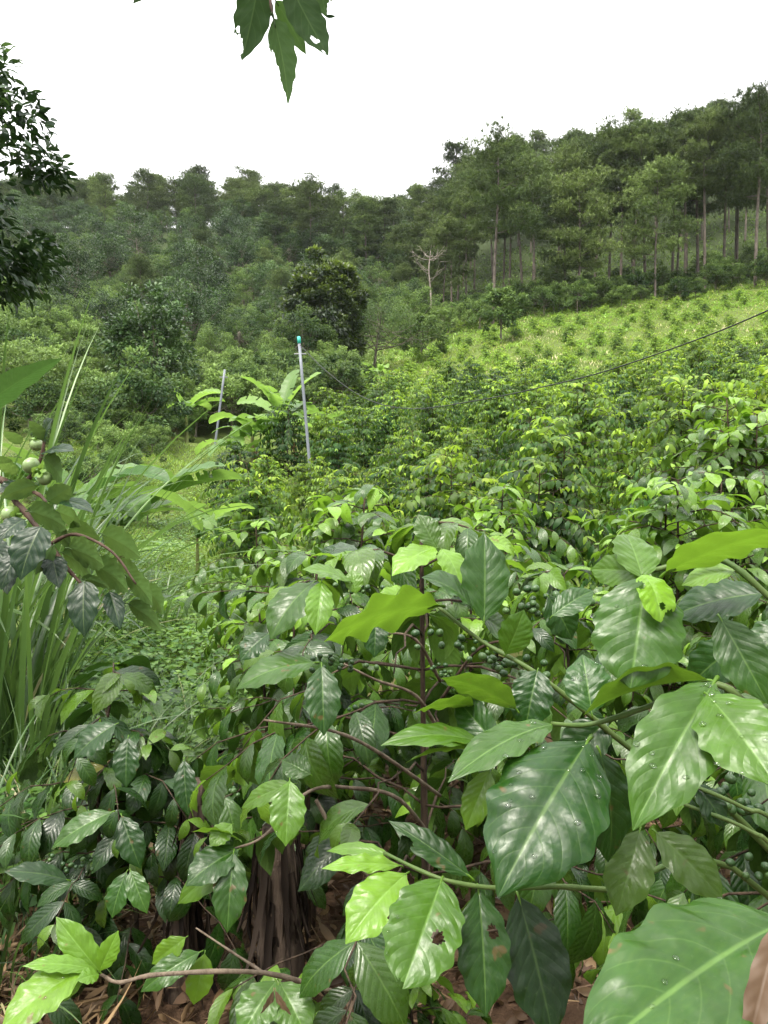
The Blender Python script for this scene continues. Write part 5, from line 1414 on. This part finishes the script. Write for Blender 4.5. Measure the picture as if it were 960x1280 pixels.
PL((640, 640), (775, 725), 80, 1, .45, .5, .05)
PL((-60, 520), (60, 640), 120, 0, .02, .4, .03)
PL((60, 640), (40, 800), 90, 0, .02, .35, .05)
PL((60, 120), (-40, 40), 80, 1, .4, .5, .08)
PL((110, -20), (20, -90), 80, 1, .4, .5, .08)
def fruit(u, v, d, rad, ax):
    c = px(u, v, d); a = norm(ax[0] * CR + ax[1] * CU + ax[2] * CT)
    mb = MB(); ball(mb, c, rad, 18, 12, .92, a); o = mb.build('fruit', M['fruit'], Pm); o.location = [-q for q in Pm.location]
    mb = MB(); e = norm(np.cross(a, CT + [.01, 0, 0])); g = np.cross(a, e)
    for i in range(4):
        dd = math.cos(i * PI / 2) * e + math.sin(i * PI / 2) * g
        leaves(mb, [c + a * rad * .93], [dd + a * .25], [a], rad * 1.0, rad * .85, droop=.3, cup=.1, tint=[.7, .6, .5, 1], nu=6, ns=4, kind='oval', rng=hr)
    tube(mb, smooth_path([c + a * rad * .9, c + a * rad * 1.8], 3), .0025, .0025, 6, tint=[.5, .5, .5, 1])
    q = mb.build('calyx', M['weed'], o)
fruit(39, 582, 1.19, .0138, (.7, -.5, .2)); fruit(56, 598, 1.18, .0115, (-.3, .6, .6)); fruit(12, 643, 1.17, .0132, (.9, 0, .3)); fruit(46, 556, 1.22, .011, (0, .9, .2))

# the broad pale blade that enters at the left edge
bt = thing('banana_plant', 'single broad grey-green banana leaf reaching in at the left margin', 'banana plant', on(-1.75, 2.3))
branch_m(bt, [on(-1.75, 2.3, -.05), (-1.75, 2.3, .8), (-1.7, 2.25, 1.5)], .05, .02, 'pseudo', 'stem')
for a_, b_, w_, n_, y_ in [((-70, 545, 2.1), (77, 448, 1.95), 46, (-.3, .8, -.5), .05), ((-80, 560, 2.1), (-190, 450, 2.2), 60, (0, .8, .5), .4), ((-70, 550, 2.15), (-160, 640, 2.0), 60, (0, .8, .5), .4)]:
    hero(bt, a_, b_, w_, n_, yel=y_, bri=.5, mat='banana', kind='blade', droop=.2, fold=.35, quilt=0, nu=30, ns=8)

# ---- overhead persimmon leaves against the sky
Po = thing('persimmon_tree', 'insect-eaten dark leaves of a persimmon hanging from above against the sky', 'persimmon tree', on(1.5, -1.3))
branch_m(Po, [on(1.5, -1.3, -.1), (1.45, -1.2, 1.2), (1.2, -.8, 2.3), (.7, 0, 2.85), (.2, .6, 2.75), (-.02, .95, 2.45)], .06, .006, 'bark', 'trunk')
branch(Po, [W3(-.02, .95, 2.45), (345, -60, .98), (338, -5, .98), (342, 22, .98)], .004, .0012, 'red_twig')
branch(Po, [(345, -60, .98), (370, -70, 1.0), (395, -30, 1.0)], .003, .0012, 'red_twig')
branch(Po, [W3(.05, .85, 2.6), (260, -110, 1.0), (180, -20, 1.0)], .003, .0012, 'red_twig')
zt = lambda x, y, d=.98: (260 + x / 5.333, y / 5.333, d)
def PT(b, t, w, **k):
    hero(Po, zt(*b), zt(*t), w / 5.333, k.pop('n', (0, .35, -.9)), yel=k.pop('yel', .2), bri=k.pop('bri', .45), mat='persimmon_top', kind='persimmon', quilt=.004, droop=.2, **k)
PT((345, -150), (225, 405), 255, holes=[(.62, .72, .04, .12), (.8, .75, .12, .42), (.86, .4, .05, .2)], label='left leaf with large bite out of its tip')
PT((438, 125, .97), (535, 695, .95), 190, n=(.35, .3, -.8), yel=.5, bri=.6, holes=[(.6, .9, .35, .42), (.78, -.95, .05, .2), (.85, .8, .08, .4)], label='lowest leaf with torn edge')
PT((450, 5, 1.0), (655, 365, 1.0), 130, yel=.6, bri=.7, n=(.4, .2, -.8))
PT((540, -120, .97), (803, 372, .95), 230, n=(-.2, .3, -.9), holes=[(.72, .35, .06, .16), (.76, .1, .03, .08), (.92, .5, .03, .2)], label='right leaf with two holes')
PT((740, -120, 1.0), (790, 115, 1.0), 130, yel=.45, holes=[(.75, -.8, .2, .4)])
PT((785, 108, 1.0), (852, 108, 1.0), 26, yel=0, bri=.2)
hero(Po, (196, -42, 1.0), (166, 5, 1.0), 20, (0, .35, -.9), yel=.25, bri=.45, mat='persimmon_top', kind='persimmon')
hero(Po, (190, -40, 1.0), (230, -8, 1.0), 20, (0, .35, -.9), yel=.25, bri=.45, mat='persimmon_top', kind='persimmon')

# rest of that tree's crown, unseen, added to darken the foreground and leaf reflections
cr_ = np.random.default_rng(91); mb = MB(); n = 1300
P = np.column_stack([cr_.uniform(.5, 3.4, n), cr_.uniform(-3.0, 1.1, n), cr_.uniform(2.7, 4.3, n)])
cl = np.sin(P[:, 0] * 2.6 + 1) + np.sin(P[:, 1] * 3.1) + np.sin(P[:, 2] * 4 + P[:, 0])
P = P[(cl > -.9) & ((P[:, 1] < .1) | (P[:, 2] - 1.65 > .95 * P[:, 1] + .12))]; n = len(P)
a = cr_.uniform(0, 2 * PI, n); L = cr_.uniform(.09, .14, n)
leaves(mb, P, np.stack([np.cos(a), np.sin(a), cr_.uniform(-.9, .1, n)], -1), np.array([0, 0, 1.0]) + cr_.normal(size=(n, 3)) * .4, L, L * .55, droop=.3, fold=.2, tint=tints(n, (.05, .35), (.3, .6), cr_), nu=5, ns=2, kind='persimmon', rng=cr_)
o = mb.build('crown', M['persimmon_top'], Po); o.location = [-c for c in Po.location]

# ------------------------------------------------------------------ air
hz = NT('haze_air')
vol = hz.n('ShaderNodeVolumePrincipled'); vol.inputs['Density'].default_value = .0001; vol.inputs['Color'].default_value = (.93, .96, 1, 1); vol.inputs['Anisotropy'].default_value = .2
hz.l(vol.outputs[0], hz.out.inputs['Volume'])
mb = MB()
bx = np.array([(x, y, z) for z in (-14, 110) for y in (-95, 370) for x in (-345, 345)], float)
mb.add(bx, quads=[(0, 2, 3, 1), (4, 5, 7, 6), (0, 1, 5, 4), (2, 6, 7, 3), (0, 4, 6, 2), (1, 3, 7, 5)])
o = mb.build('haze', hz.m, smooth=False); o['kind'] = 'stuff'
